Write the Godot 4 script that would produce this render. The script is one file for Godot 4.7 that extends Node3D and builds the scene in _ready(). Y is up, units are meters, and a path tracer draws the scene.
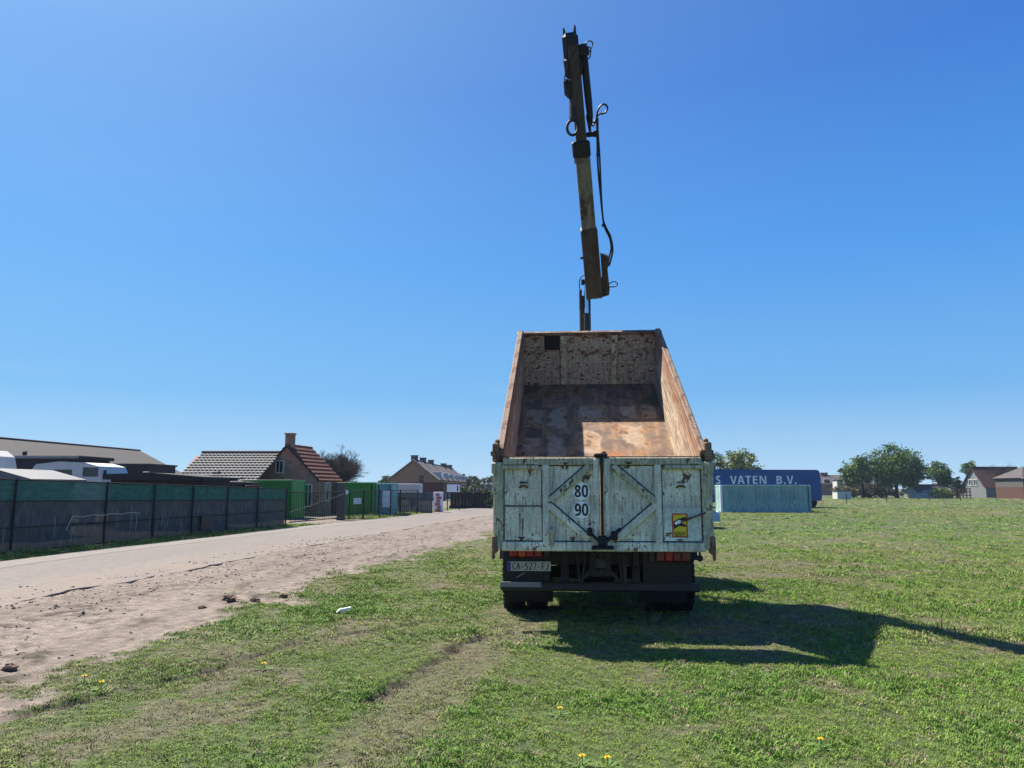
extends Node3D
# A tipped truck with a loader crane on a grass field beside a dusty road.
# World axes: x right, y up, -z away from the camera (v() takes the distance as a positive number).

class Shape:
	var p := PackedVector3Array()
	var n := PackedVector3Array()
	var c := PackedColorArray()
	var t := PackedVector2Array()
	var col := Color.WHITE
	var frame := Transform3D()

	func vert(a: Vector3, nn: Vector3, uv := Vector2.ZERO) -> void:
		p.append(frame * a); n.append((frame.basis * nn).normalized()); c.append(col); t.append(uv)

	func tri(a: Vector3, b: Vector3, d: Vector3, out: Vector3) -> void:
		var k := (b - a).cross(d - a)
		if k.length_squared() < 1e-16: return
		k = k.normalized()
		if k.dot(out) > 0.0:
			vert(a, k); vert(d, k); vert(b, k)
		else:
			vert(a, -k); vert(b, -k); vert(d, -k)

	func quad(a: Vector3, b: Vector3, d: Vector3, e: Vector3, out: Vector3) -> void:
		tri(a, b, d, out); tri(a, d, e, out)

	func uvquad(a: Vector3, b: Vector3, d: Vector3, e: Vector3, out: Vector3, r := Rect2(0, 0, 1, 1)) -> void:
		var k := (b - a).cross(d - a).normalized()
		var u := [r.position, r.position + Vector2(r.size.x, 0), r.end, r.position + Vector2(0, r.size.y)]
		if k.dot(out) > 0.0:
			vert(a, k, u[0]); vert(d, k, u[2]); vert(b, k, u[1]); vert(a, k, u[0]); vert(e, k, u[3]); vert(d, k, u[2])
		else:
			vert(a, -k, u[0]); vert(b, -k, u[1]); vert(d, -k, u[2]); vert(a, -k, u[0]); vert(d, -k, u[2]); vert(e, -k, u[3])

	# a box with chamfered edges
	func box(m: Vector3, s: Vector3, bev := 0.0, turn := Basis()) -> void:
		var h := s * 0.5
		var b := minf(bev, minf(h.x, minf(h.y, h.z)) * 0.9)
		var save := frame
		frame = frame * Transform3D(turn, m)
		for a in 3:
			for sg in [-1.0, 1.0]:
				var q := []
				for k in [[-1, -1], [1, -1], [1, 1], [-1, 1]]:
					var w := Vector3.ZERO
					w[a] = sg * h[a]; w[(a + 1) % 3] = k[0] * (h[(a + 1) % 3] - b); w[(a + 2) % 3] = k[1] * (h[(a + 2) % 3] - b)
					q.append(w)
				var o := Vector3.ZERO
				o[a] = sg
				quad(q[0], q[1], q[2], q[3], o)
		if b > 0.0:
			for a in 3:
				var e := (a + 1) % 3
				var g := (a + 2) % 3
				for s1 in [-1.0, 1.0]:
					for s2 in [-1.0, 1.0]:
						var w := []
						for k in [[0, -1.0], [0, 1.0], [1, 1.0], [1, -1.0]]:
							var x := Vector3.ZERO
							x[a] = s1 * (h[a] - (b if k[0] == 1 else 0.0)); x[e] = s2 * (h[e] - (b if k[0] == 0 else 0.0)); x[g] = k[1] * (h[g] - b)
							w.append(x)
						var o := Vector3.ZERO
						o[a] = s1; o[e] = s2
						quad(w[0], w[1], w[2], w[3], o)
			for sx in [-1.0, 1.0]:
				for sy in [-1.0, 1.0]:
					for sz in [-1.0, 1.0]:
						var i := h - Vector3.ONE * b
						var sv := Vector3(sx, sy, sz)
						tri(Vector3(h.x, i.y, i.z) * sv, Vector3(i.x, h.y, i.z) * sv, Vector3(i.x, i.y, h.z) * sv, sv)
		frame = save

	# a straight bar of rectangular section from a to b
	func bar(a: Vector3, b: Vector3, w: float, d: float, up := Vector3.UP, bev := 0.0) -> void:
		var z := (b - a).normalized()
		var x := up.cross(z)
		if x.length() < 0.01: x = Vector3.RIGHT.cross(z)
		x = x.normalized()
		box((a + b) * 0.5, Vector3(w, d, a.distance_to(b)), bev, Basis(x, z.cross(x), z))

	func tube(pts: Array, rad: Array, sides := 8, caps := true) -> void:
		var rings := []
		var nor := []
		var ref := Vector3.ZERO
		for i in pts.size():
			var z: Vector3 = (pts[mini(i + 1, pts.size() - 1)] - pts[maxi(i - 1, 0)]).normalized()
			if ref == Vector3.ZERO: ref = (Vector3.RIGHT if absf(z.x) < 0.8 else Vector3.UP)
			var x := (ref - z * ref.dot(z)).normalized()
			ref = x
			var y := z.cross(x)
			var r: float = rad[mini(i, rad.size() - 1)]
			var ring := []
			var nn := []
			for k in sides:
				var a := TAU * k / sides
				var o := x * cos(a) + y * sin(a)
				ring.append(pts[i] + o * r); nn.append(o)
			rings.append(ring); nor.append(nn)
		for i in pts.size() - 1:
			for k in sides:
				var l := (k + 1) % sides
				vert(rings[i][k], nor[i][k]); vert(rings[i + 1][l], nor[i + 1][l]); vert(rings[i][l], nor[i][l])
				vert(rings[i][k], nor[i][k]); vert(rings[i + 1][k], nor[i + 1][k]); vert(rings[i + 1][l], nor[i + 1][l])
		if caps:
			for e in [0, pts.size() - 1]:
				var other: Vector3 = pts[1] if e == 0 else pts[e - 1]
				for k in sides:
					tri(pts[e], rings[e][k], rings[e][(k + 1) % sides], pts[e] - other)

	# turned profile [[radius, along]...] round the x axis
	func lathe_x(prof: Array, sides := 28) -> void:
		for i in prof.size() - 1:
			var a: Array = prof[i]
			var b: Array = prof[i + 1]
			var dr: float = b[0] - a[0]
			var dx: float = b[1] - a[1]
			var nl := Vector2(dx, -dr).normalized()
			for k in sides:
				var t0 := TAU * k / sides
				var t1 := TAU * (k + 1) / sides
				var u0 := Vector3(0, cos(t0), sin(t0))
				var u1 := Vector3(0, cos(t1), sin(t1))
				var n0 := u0 * nl.x + Vector3.RIGHT * nl.y
				var n1 := u1 * nl.x + Vector3.RIGHT * nl.y
				var q := [u0 * a[0] + Vector3.RIGHT * a[1], u1 * a[0] + Vector3.RIGHT * a[1], u1 * b[0] + Vector3.RIGHT * b[1], u0 * b[0] + Vector3.RIGHT * b[1]]
				var nn := [n0, n1, n1, n0]
				var k2: Vector3 = (q[2] - q[0]).cross(q[1] - q[3])
				for w in ([0, 2, 1, 0, 3, 2] if k2.dot(n0) < 0.0 else [0, 1, 2, 0, 2, 3]):
					vert(q[w], nn[w])

	# polygon (x, y) pushed from z0 to z1
	func prism(poly: PackedVector2Array, z0: float, z1: float) -> void:
		var idx := Geometry2D.triangulate_polygon(poly)
		var f := func(q: Vector2, z: float) -> Vector3: return Vector3(q.x, q.y, z)
		for i in range(0, idx.size(), 3):
			tri(f.call(poly[idx[i]], z0), f.call(poly[idx[i + 1]], z0), f.call(poly[idx[i + 2]], z0), Vector3(0, 0, z0 - z1))
			tri(f.call(poly[idx[i]], z1), f.call(poly[idx[i + 1]], z1), f.call(poly[idx[i + 2]], z1), Vector3(0, 0, z1 - z0))
		var cw := Geometry2D.is_polygon_clockwise(poly)
		for i in poly.size():
			var a := poly[i]
			var b := poly[(i + 1) % poly.size()]
			var o := Vector2(b.y - a.y, a.x - b.x) * (1.0 if not cw else -1.0)
			quad(f.call(a, z0), f.call(b, z0), f.call(b, z1), f.call(a, z1), Vector3(o.x, o.y, 0))

	func mesh(m: Material) -> ArrayMesh:
		var arr := []
		arr.resize(Mesh.ARRAY_MAX)
		arr[Mesh.ARRAY_VERTEX] = p; arr[Mesh.ARRAY_NORMAL] = n; arr[Mesh.ARRAY_COLOR] = c; arr[Mesh.ARRAY_TEX_UV] = t
		var am := ArrayMesh.new()
		am.add_surface_from_arrays(Mesh.PRIMITIVE_TRIANGLES, arr)
		am.surface_set_material(0, m)
		return am

var M := {}
var taken := {}
var rng := RandomNumberGenerator.new()
var nz := {}

func v(x: float, y: float, d: float) -> Vector3:
	return Vector3(x, y, -d)

func lin(r: float, g: float, b: float) -> Color:
	return Color(r, g, b).linear_to_srgb()

func numbered(called: String) -> String:
	if not taken.has(called):
		taken[called] = 0
		return called
	taken[called] += 1
	return "%s_%03d" % [called, taken[called]]

func part(called: String, s: Shape, m: Material, parent: Node3D) -> MeshInstance3D:
	return inst(called, s.mesh(m), parent)

func inst(called: String, mesh: Mesh, parent: Node3D) -> MeshInstance3D:
	var o := MeshInstance3D.new()
	o.mesh = mesh
	o.name = called
	parent.add_child(o, true)
	return o

func holder(called: String, parent: Node3D, at := Vector3.ZERO) -> Node3D:
	var o := Node3D.new()
	o.name = called
	parent.add_child(o, true)
	o.position = at
	return o

func thing(called: String, label: String, category: String, at := Vector3.ZERO, turn := 0.0, group := "") -> Node3D:
	var o := Node3D.new()
	o.name = numbered(called)
	add_child(o)
	o.position = at
	o.rotation.y = turn
	tag(o, label, category, group)
	return o

func tag(o: Node, label: String, category: String, group := "") -> void:
	o.set_meta("label", label); o.set_meta("category", category)
	if group: o.set_meta("group", group)

func single(called: String, s: Shape, m: Material, label: String, category: String, at := Vector3.ZERO, group := "") -> MeshInstance3D:
	var o := part(numbered(called), s, m, self)
	o.position = at
	tag(o, label, category, group)
	return o

func noise(sd: int, freq: float, oct := 4, gain := 0.5) -> FastNoiseLite:
	var f := FastNoiseLite.new()
	f.seed = sd
	f.noise_type = FastNoiseLite.TYPE_SIMPLEX_SMOOTH
	f.frequency = freq
	f.fractal_octaves = oct
	f.fractal_gain = gain
	return f

# bytes of a seamless grey noise image; stretch lengthens the pattern along x or y
func field(size: int, sd: int, freq: float, oct := 4, sx := 1, sy := 1, gain := 0.5) -> PackedByteArray:
	var im := noise(sd, freq, oct, gain).get_seamless_image(size / sx, size / sy)
	im.convert(Image.FORMAT_L8)
	if sx > 1 or sy > 1: im.resize(size, size, Image.INTERPOLATE_CUBIC)
	return im.get_data()

func to_tex(im: Image) -> ImageTexture:
	return ImageTexture.create_from_image(im)

# old paint: base colour with fine mottling, grime streaks running down, and rust where a noise passes a threshold
func weathered(size: int, sd: int, base: Color, rust: Color, rust2: Color, grime: Color, amount: float, streak := 0.35, along_x := false) -> ImageTexture:
	var a := field(size, sd, 0.016, 7, 1, 1, 0.72)
	var b := field(size, sd + 1, 0.06, 4, 1, 1, 0.7)
	var s := field(size, sd + 2, 0.05, 3, 8 if along_x else 1, 1 if along_x else 8)
	var d := field(size, sd + 3, 0.004, 3)
	var out := PackedByteArray()
	out.resize(size * size * 3)
	var o := 0
	for i in size * size:
		var big := a[i] / 255.0
		var fine := b[i] / 255.0
		var st := s[i] / 255.0
		var c := base * (0.82 + 0.3 * fine) * (0.86 + 0.28 * d[i] / 255.0)
		c = c.lerp(grime, clampf((st - 0.55) * 3.0, 0, 1) * streak)
		var r := big * 0.62 + fine * 0.22 + st * 0.16 + (d[i] / 255.0 - 0.5) * 0.42
		var k := clampf((r - (1.0 - amount)) * 11.0, 0, 1)
		if k > 0.0: c = c.lerp(rust.lerp(rust2, clampf(fine * 1.8 - 0.5, 0, 1)), k)
		out[o] = clampi(int(c.r * 255), 0, 255); out[o + 1] = clampi(int(c.g * 255), 0, 255); out[o + 2] = clampi(int(c.b * 255), 0, 255)
		o += 3
	return to_tex(Image.create_from_data(size, size, false, Image.FORMAT_RGB8, out))

# neutral grain round white, to multiply a colour with
func grain(size: int, sd: int, freq: float, low: float, sx := 1, sy := 1) -> ImageTexture:
	var a := field(size, sd, freq, 5, sx, sy)
	var b := field(size, sd + 9, freq * 5.0, 3)
	var e := field(size, sd + 19, 0.32, 2)
	var out := PackedByteArray()
	out.resize(size * size)
	for i in size * size:
		out[i] = clampi(int(255.0 * (low + (1.0 - low) * (0.42 * a[i] + 0.33 * b[i] + 0.25 * e[i]) / 255.0)), 0, 255)
	return to_tex(Image.create_from_data(size, size, false, Image.FORMAT_L8, out))

func plain(called: String, c: Color, rough := 0.8, metal := 0.0, tex: Texture2D = null, scale := 1.0) -> StandardMaterial3D:
	var m := StandardMaterial3D.new()
	m.resource_name = called
	m.albedo_color = c
	m.roughness = rough
	m.metallic = metal
	if tex:
		m.albedo_texture = tex
		m.uv1_triplanar = true
		m.uv1_scale = Vector3.ONE * scale
	M[called] = m
	return m

func text(called: String, words: String, height: float, depth: float, m: Material, parent: Node3D, at: Vector3, squeeze := 1.0, bold := 0.0, letter_gap := 0, family := "Droid Sans") -> MeshInstance3D:
	var tm := TextMesh.new()
	var f := SystemFont.new()
	f.font_names = PackedStringArray([family])
	f.font_weight = 700 if bold > 0.0 else 400
	if letter_gap:
		var fv := FontVariation.new()
		fv.base_font = f
		fv.spacing_glyph = letter_gap
		tm.font = fv
	else:
		tm.font = f
	tm.text = words
	tm.font_size = 64
	tm.pixel_size = height / 46.0
	tm.depth = depth
	tm.material = m
	var o := inst(called, tm, parent)
	o.position = at
	o.scale = Vector3(squeeze, 1, 1)
	return o

func _ready() -> void:
	set_camera_and_light()
	make_materials()
	build_ground()
	build_road()
	build_grass()
	build_truck()
	build_left_side()
	build_street_end()
	build_right_side()
	build_small_things()

func set_camera_and_light() -> void:
	var cam := Camera3D.new()
	cam.name = "camera"
	cam.fov = 54.85
	cam.near = 0.1
	cam.far = 3000.0
	cam.position = Vector3(0, 1.65, 0)
	cam.rotation_degrees = Vector3(7.92, 0, 0)
	add_child(cam)
	cam.current = true
	var elev := deg_to_rad(52.0)
	var side := deg_to_rad(-44.5)
	var to_sun := Vector3(sin(side) * cos(elev), sin(elev), -cos(side) * cos(elev))
	var sun := DirectionalLight3D.new()
	sun.name = "sun"
	add_child(sun)
	sun.look_at_from_position(Vector3.ZERO, -to_sun, Vector3.UP)
	sun.light_energy = 1.6
	sun.light_color = Color(1.0, 0.955, 0.89)
	sun.light_angular_distance = 0.5
	sun.shadow_enabled = true
	var env := Environment.new()
	env.background_mode = Environment.BG_SKY
	env.tonemap_mode = Environment.TONE_MAPPER_LINEAR
	env.tonemap_exposure = 2.4
	env.sdfgi_enabled = true
	env.ssao_enabled = true
	env.ssil_enabled = true
	env.fog_enabled = true
	env.fog_density = 0.0003
	env.fog_light_color = Color(0.78, 0.88, 1.0)
	var sky := Sky.new()
	var pm := PanoramaSkyMaterial.new()
	pm.panorama = sky_picture(to_sun)
	sky.sky_material = pm
	env.sky = sky
	var we := WorldEnvironment.new()
	we.name = "air"
	we.environment = env
	add_child(we)

# clear spring sky: pale at the horizon, deep blue above, whiter round the sun, thin cirrus
func sky_picture(to_sun: Vector3) -> ImageTexture:
	var w := 1024
	var h := 512
	var im := Image.create_empty(w, h, false, Image.FORMAT_RGBF)
	var wisp := noise(18, 1.0, 5)
	var veil := noise(26, 0.7, 2)
	var stops := [[0.0, Color(0.47, 0.68, 0.88)], [0.04, Color(0.36, 0.595, 0.855)], [0.12, Color(0.17, 0.445, 0.83)], [0.29, Color(0.07, 0.305, 0.79)], [0.49, Color(0.028, 0.168, 0.63)], [0.7, Color(0.024, 0.125, 0.50)], [1.01, Color(0.02, 0.10, 0.43)]]
	for j in h:
		var el := PI * 0.5 - PI * (j + 0.5) / h
		var y := sin(el)
		var base: Color = stops[0][1]
		for k in stops.size() - 1:
			if y >= stops[k][0]:
				var a: float = (y - stops[k][0]) / (stops[k + 1][0] - stops[k][0])
				base = (stops[k][1] as Color).lerp(stops[k + 1][1], clampf(a, 0, 1))
		for i in w:
			var az := TAU * (i + 0.5) / w
			var dir := Vector3(sin(az) * cos(el), y, -cos(az) * cos(el))
			var gam := rad_to_deg(acos(clampf(dir.dot(to_sun), -1, 1)))
			var g := 0.82 * exp(-gam / 22.0) + 0.6 * exp(-gam / 6.0)
			var c := base + Color(0.66, 1.0, 0.92) * g
			if y > 0.0:
				var q := dir / (y + 0.12)
				var s := wisp.get_noise_3d(q.x * 0.55, 0.0, q.z * 1.6)
				var m := veil.get_noise_2d(q.x * 0.5 + 7.0, q.z * 0.5)
				var cl := clampf(s * 1.6 - 0.28, 0, 1) * clampf(m * 2.4 + 0.25, 0, 1)
				c = c.lerp(Color(0.66, 0.78, 0.93), cl * 0.13)
			im.set_pixel(i, j, c * 0.42)
	return to_tex(im)

func make_materials() -> void:
	var paint := weathered(512, 11, Color(0.85, 0.83, 0.74), Color(0.26, 0.17, 0.12), Color(0.42, 0.24, 0.14), Color(0.48, 0.43, 0.35), 0.335, 0.62)
	plain("pale_paint", Color.WHITE, 0.62, 0.0, paint, 0.9)
	plain("pale_paint_worn", Color(0.93, 0.92, 0.88), 0.7, 0.0, weathered(512, 21, Color(0.80, 0.79, 0.70), Color(0.24, 0.15, 0.11), Color(0.44, 0.25, 0.14), Color(0.50, 0.44, 0.35), 0.40, 0.7), 1.1)
	plain("rusty_rail", Color.WHITE, 0.8, 0.0, weathered(256, 31, Color(0.52, 0.43, 0.35), Color(0.27, 0.17, 0.12), Color(0.42, 0.25, 0.16), Color(0.34, 0.24, 0.17), 0.52, 0.7), 1.6)
	plain("plate_paint", Color.WHITE, 0.5, 0.0, weathered(256, 41, Color(0.84, 0.86, 0.80), Color(0.30, 0.22, 0.18), Color(0.44, 0.30, 0.20), Color(0.55, 0.55, 0.48), 0.26, 0.3), 1.0)
	plain("black_steel", Color(0.13, 0.135, 0.15), 0.6, 0.3, grain(256, 51, 0.03, 0.45), 1.5)
	plain("dark_steel", Color(0.24, 0.25, 0.27), 0.6, 0.35, grain(256, 52, 0.03, 0.4), 1.4)
	plain("crane_paint", Color.WHITE, 0.6, 0.1, weathered(256, 61, Color(0.25, 0.215, 0.18), Color(0.16, 0.10, 0.07), Color(0.25, 0.15, 0.09), Color(0.10, 0.09, 0.08), 0.45, 0.6), 1.2)
	plain("crane_light", Color.WHITE, 0.6, 0.1, weathered(256, 65, Color(0.46, 0.44, 0.38), Color(0.20, 0.14, 0.10), Color(0.30, 0.20, 0.12), Color(0.22, 0.2, 0.17), 0.46, 0.6), 1.2)
	plain("chrome", Color(0.85, 0.86, 0.88), 0.18, 1.0)
	plain("rubber", Color(0.075, 0.075, 0.078), 0.85, 0.0, grain(256, 71, 0.04, 0.5), 3.0)
	plain("hose", Color(0.05, 0.05, 0.055), 0.55)
	plain("rim_paint", Color(0.42, 0.42, 0.40), 0.6, 0.2, grain(256, 72, 0.03, 0.5), 2.0)
	plain("red_lens", Color(0.55, 0.04, 0.05), 0.25)
	plain("orange_lens", Color(0.70, 0.26, 0.06), 0.25)
	plain("dull_lens", Color(0.36, 0.10, 0.10), 0.3)
	plain("white_print", Color(0.96, 0.96, 0.95), 0.45)
	plain("black_print", Color(0.05, 0.055, 0.07), 0.5)
	plain("blue_print", Color(0.08, 0.16, 0.48), 0.45)
	plain("yellow_print", Color(0.86, 0.76, 0.12), 0.5)
	plain("faded_red", Color(0.74, 0.42, 0.38), 0.6)
	plain("red_print", Color(0.70, 0.13, 0.10), 0.5)
	plain("plate_face", Color(0.74, 0.76, 0.76), 0.45, 0.0, grain(128, 73, 0.05, 0.75), 4.0)
	plain("glass_dark", Color(0.10, 0.12, 0.14), 0.08)
	plain("dark_opening", Color(0.06, 0.06, 0.07), 0.5)
	plain("white_paint", Color(0.80, 0.80, 0.78), 0.55, 0.0, grain(128, 74, 0.02, 0.85), 0.7)
	plain("grey_paint", Color(0.5, 0.52, 0.53), 0.6, 0.0, grain(128, 75, 0.02, 0.75), 0.5)
	plain("screen_upper", Color(0.25, 0.59, 0.53, 0.86), 0.9)
	plain("screen_lower", Color(0.49, 0.53, 0.53, 0.965), 0.9)
	for k in ["screen_upper", "screen_lower"]:
		M[k].transparency = BaseMaterial3D.TRANSPARENCY_ALPHA
		M[k].albedo_texture = grain(512, 88, 0.03, 0.15, 1, 6) if k == "screen_lower" else grain(512, 79, 0.03, 0.25, 4, 1)
		M[k].uv1_triplanar = true
		M[k].uv1_scale = Vector3.ONE * 0.7
	plain("fence_steel", Color(0.09, 0.11, 0.11), 0.9)
	M["screen_upper"].backlight_enabled = true
	M["screen_upper"].backlight = Color(0.06, 0.22, 0.19)
	M["screen_lower"].backlight_enabled = true
	M["screen_lower"].backlight = Color(0.025, 0.03, 0.035)
	plain("bleached_cord", Color(0.62, 0.66, 0.62), 0.9)
	plain("wood_dark", Color(0.24, 0.20, 0.18), 0.85, 0.0, grain(256, 81, 0.02, 0.45, 1, 4), 0.8)
	plain("wood_grey", Color(0.42, 0.43, 0.45), 0.85, 0.0, grain(256, 82, 0.02, 0.55, 1, 4), 0.8)
	plain("wood_brown", Color(0.45, 0.33, 0.24), 0.85, 0.0, grain(256, 83, 0.02, 0.5, 1, 4), 0.8)
	plain("barn_wall", Color(0.13, 0.135, 0.16), 0.85, 0.0, grain(256, 84, 0.02, 0.6), 0.3)
	plain("barn_roof", Color(0.225, 0.224, 0.232), 0.9, 0.0, grain(256, 85, 0.012, 0.72), 0.22)
	plain("felt_roof", Color(0.22, 0.21, 0.21), 0.95, 0.0, grain(256, 86, 0.02, 0.55), 0.4)
	plain("sheet_roof", Color(0.40, 0.40, 0.41), 0.55, 0.0, grain(256, 87, 0.012, 0.8), 0.4)
	plain("tile_grey", Color.WHITE, 0.75, 0.0, weathered(256, 91, Color(0.35, 0.36, 0.375), Color(0.34, 0.33, 0.31), Color(0.42, 0.41, 0.38), Color(0.38, 0.38, 0.37), 0.46, 0.3), 0.35)
	plain("tile_red", Color.WHITE, 0.8, 0.0, weathered(256, 95, Color(0.47, 0.27, 0.19), Color(0.36, 0.20, 0.15), Color(0.46, 0.25, 0.18), Color(0.35, 0.24, 0.19), 0.48, 0.4), 0.5)
	plain("tile_dark", Color(0.33, 0.30, 0.31), 0.85, 0.0, grain(256, 99, 0.02, 0.65), 0.3)
	plain("tile_brown", Color(0.38, 0.245, 0.195), 0.85, 0.0, grain(256, 100, 0.02, 0.65), 0.3)
	plain("brick_brown", Color.WHITE, 0.9, 0.0, weathered(256, 101, Color(0.70, 0.44, 0.37), Color(0.44, 0.32, 0.28), Color(0.68, 0.55, 0.47), Color(0.48, 0.38, 0.34), 0.5, 0.4), 0.5)
	plain("brick_tan", Color(0.66, 0.52, 0.39), 0.9, 0.0, grain(256, 105, 0.03, 0.8), 0.4)
	plain("brick_red", Color(0.42, 0.22, 0.19), 0.9, 0.0, grain(256, 106, 0.03, 0.7), 0.4)
	plain("stone_grey", Color(0.40, 0.39, 0.38), 0.9, 0.0, grain(256, 107, 0.03, 0.6), 0.7)
	plain("green_steel", Color(0.19, 0.56, 0.18), 0.5, 0.0, grain(256, 108, 0.02, 0.78), 0.5)
	plain("teal_steel", Color(0.48, 0.72, 0.72), 0.55, 0.0, grain(256, 109, 0.02, 0.75), 0.5)
	plain("blue_steel", Color.WHITE, 0.55, 0.0, weathered(256, 110, Color(0.55, 0.68, 0.67), Color(0.36, 0.38, 0.38), Color(0.48, 0.46, 0.44), Color(0.40, 0.52, 0.54), 0.30, 0.5), 0.6)
	plain("blue_sheet", Color(0.09, 0.34, 0.60), 0.5, 0.0, grain(256, 114, 0.015, 0.8), 0.25)
	plain("sign_white", Color(0.90, 0.91, 0.92), 0.55)
	plain("car_blue", Color(0.45, 0.63, 0.80), 0.25)
	M["car_blue"].clearcoat_enabled = true
	plain("soil", Color(0.56, 0.47, 0.39), 0.95, 0.0, grain(256, 115, 0.04, 0.5), 2.0)
	plain("bark", Color(0.27, 0.23, 0.20), 0.95, 0.0, grain(256, 116, 0.03, 0.5, 1, 4), 0.8)
	for k in [["leaf", 0.9], ["ground", 0.97], ["road", 0.93], ["petal", 0.8]]:
		plain(k[0], Color.WHITE, k[1])
		M[k[0]].vertex_color_use_as_albedo = true
	M["leaf"].backlight_enabled = true
	M["leaf"].backlight = Color(0.20, 0.26, 0.08)
	plain("grass", Color.WHITE, 0.85)
	M["grass"].vertex_color_use_as_albedo = true
	M["grass"].backlight_enabled = true
	M["grass"].backlight = Color(0.26, 0.30, 0.10)
	for k in [["ground", 0.24, 120, 0.34], ["road", 0.17, 130, 0.74]]:
		var m: StandardMaterial3D = M[k[0]]
		m.albedo_texture = grain(1024, k[2], 0.02, k[3])
		m.uv1_triplanar = true
		m.uv1_world_triplanar = true
		m.uv1_scale = Vector3.ONE * k[1]
		var im := noise(k[2] + 5, 0.06, 5).get_seamless_image(512, 512)
		im.convert(Image.FORMAT_RGBA8)
		im.bump_map_to_normal_map(6.0)
		m.normal_enabled = true
		m.normal_texture = to_tex(im)
		m.normal_scale = 0.4 if k[0] == "ground" else 0.25

# ---------------------------------------------------------------- ground
const NEAR_EDGE := [[-60, -3.4], [6.5, -3.75], [7.6, -3.95], [8.8, -4.05], [10.1, -4.1], [11.05, -3.8], [12.3, -3.4], [15.8, -3.3], [19.4, -2.36], [22.9, -1.57], [28.5, -0.7], [40, 1.6], [60, 5.5], [95, 14.0], [140, 30.0]]
const TAR_EDGE := [[-60, -7.8], [10.5, -7.05], [12.3, -6.95], [13.2, -6.65], [14.5, -6.45], [18.3, -6.05], [23.7, -5.1], [33, -3.5], [41.7, -1.7], [60, 2.6], [95, 11.0], [140, 26.0]]
const FAR_EDGE := [[-60, -14.5], [16.6, -11.2], [19.1, -10.95], [21.7, -10.4], [25.1, -9.7], [30.6, -8.9], [36.8, -7.2], [48, -5.1], [56.8, -3.3], [62.5, -1.6], [95, 5.0], [140, 18.0]]
const TRACKS := [
	[[Vector2(-1.15, 3.4), Vector2(-0.96, 4.66), Vector2(-0.8, 5.57), Vector2(-0.4, 7.42), Vector2(0.1, 9.25), Vector2(0.45, 10.5)], 0.36, 0.014, 0.75, 0.0],
	[[Vector2(-3.9, 5.2), Vector2(-3.35, 6.0), Vector2(-2.76, 6.86), Vector2(-2.53, 7.42), Vector2(-2.28, 8.26), Vector2(-1.73, 8.75), Vector2(-0.5, 9.9)], 0.085, 0.05, 1.1, 1.0],
	[[Vector2(-1.1, 6.07), Vector2(-0.7, 7.42), Vector2(-0.46, 8.3), Vector2(-0.24, 8.62)], 0.095, 0.055, 1.1, 1.0],
]

func along(e: Array, d: float) -> float:
	for i in e.size() - 1:
		if d < e[i + 1][0]:
			return lerpf(e[i][1], e[i + 1][1], clampf((d - e[i][0]) / float(e[i + 1][0] - e[i][0]), 0, 1))
	return e[-1][1]

func track_amount(x: float, d: float, k: int) -> float:
	var tr: Array = TRACKS[k]
	var best := 99.0
	var q := Vector2(x, d)
	var pts: Array = tr[0]
	for i in pts.size() - 1:
		best = minf(best, q.distance_to(Geometry2D.get_closest_point_to_segment(q, pts[i], pts[i + 1])))
	return 1.0 - smoothstep(tr[1] * 0.5, tr[1] * 1.25, best)

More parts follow.
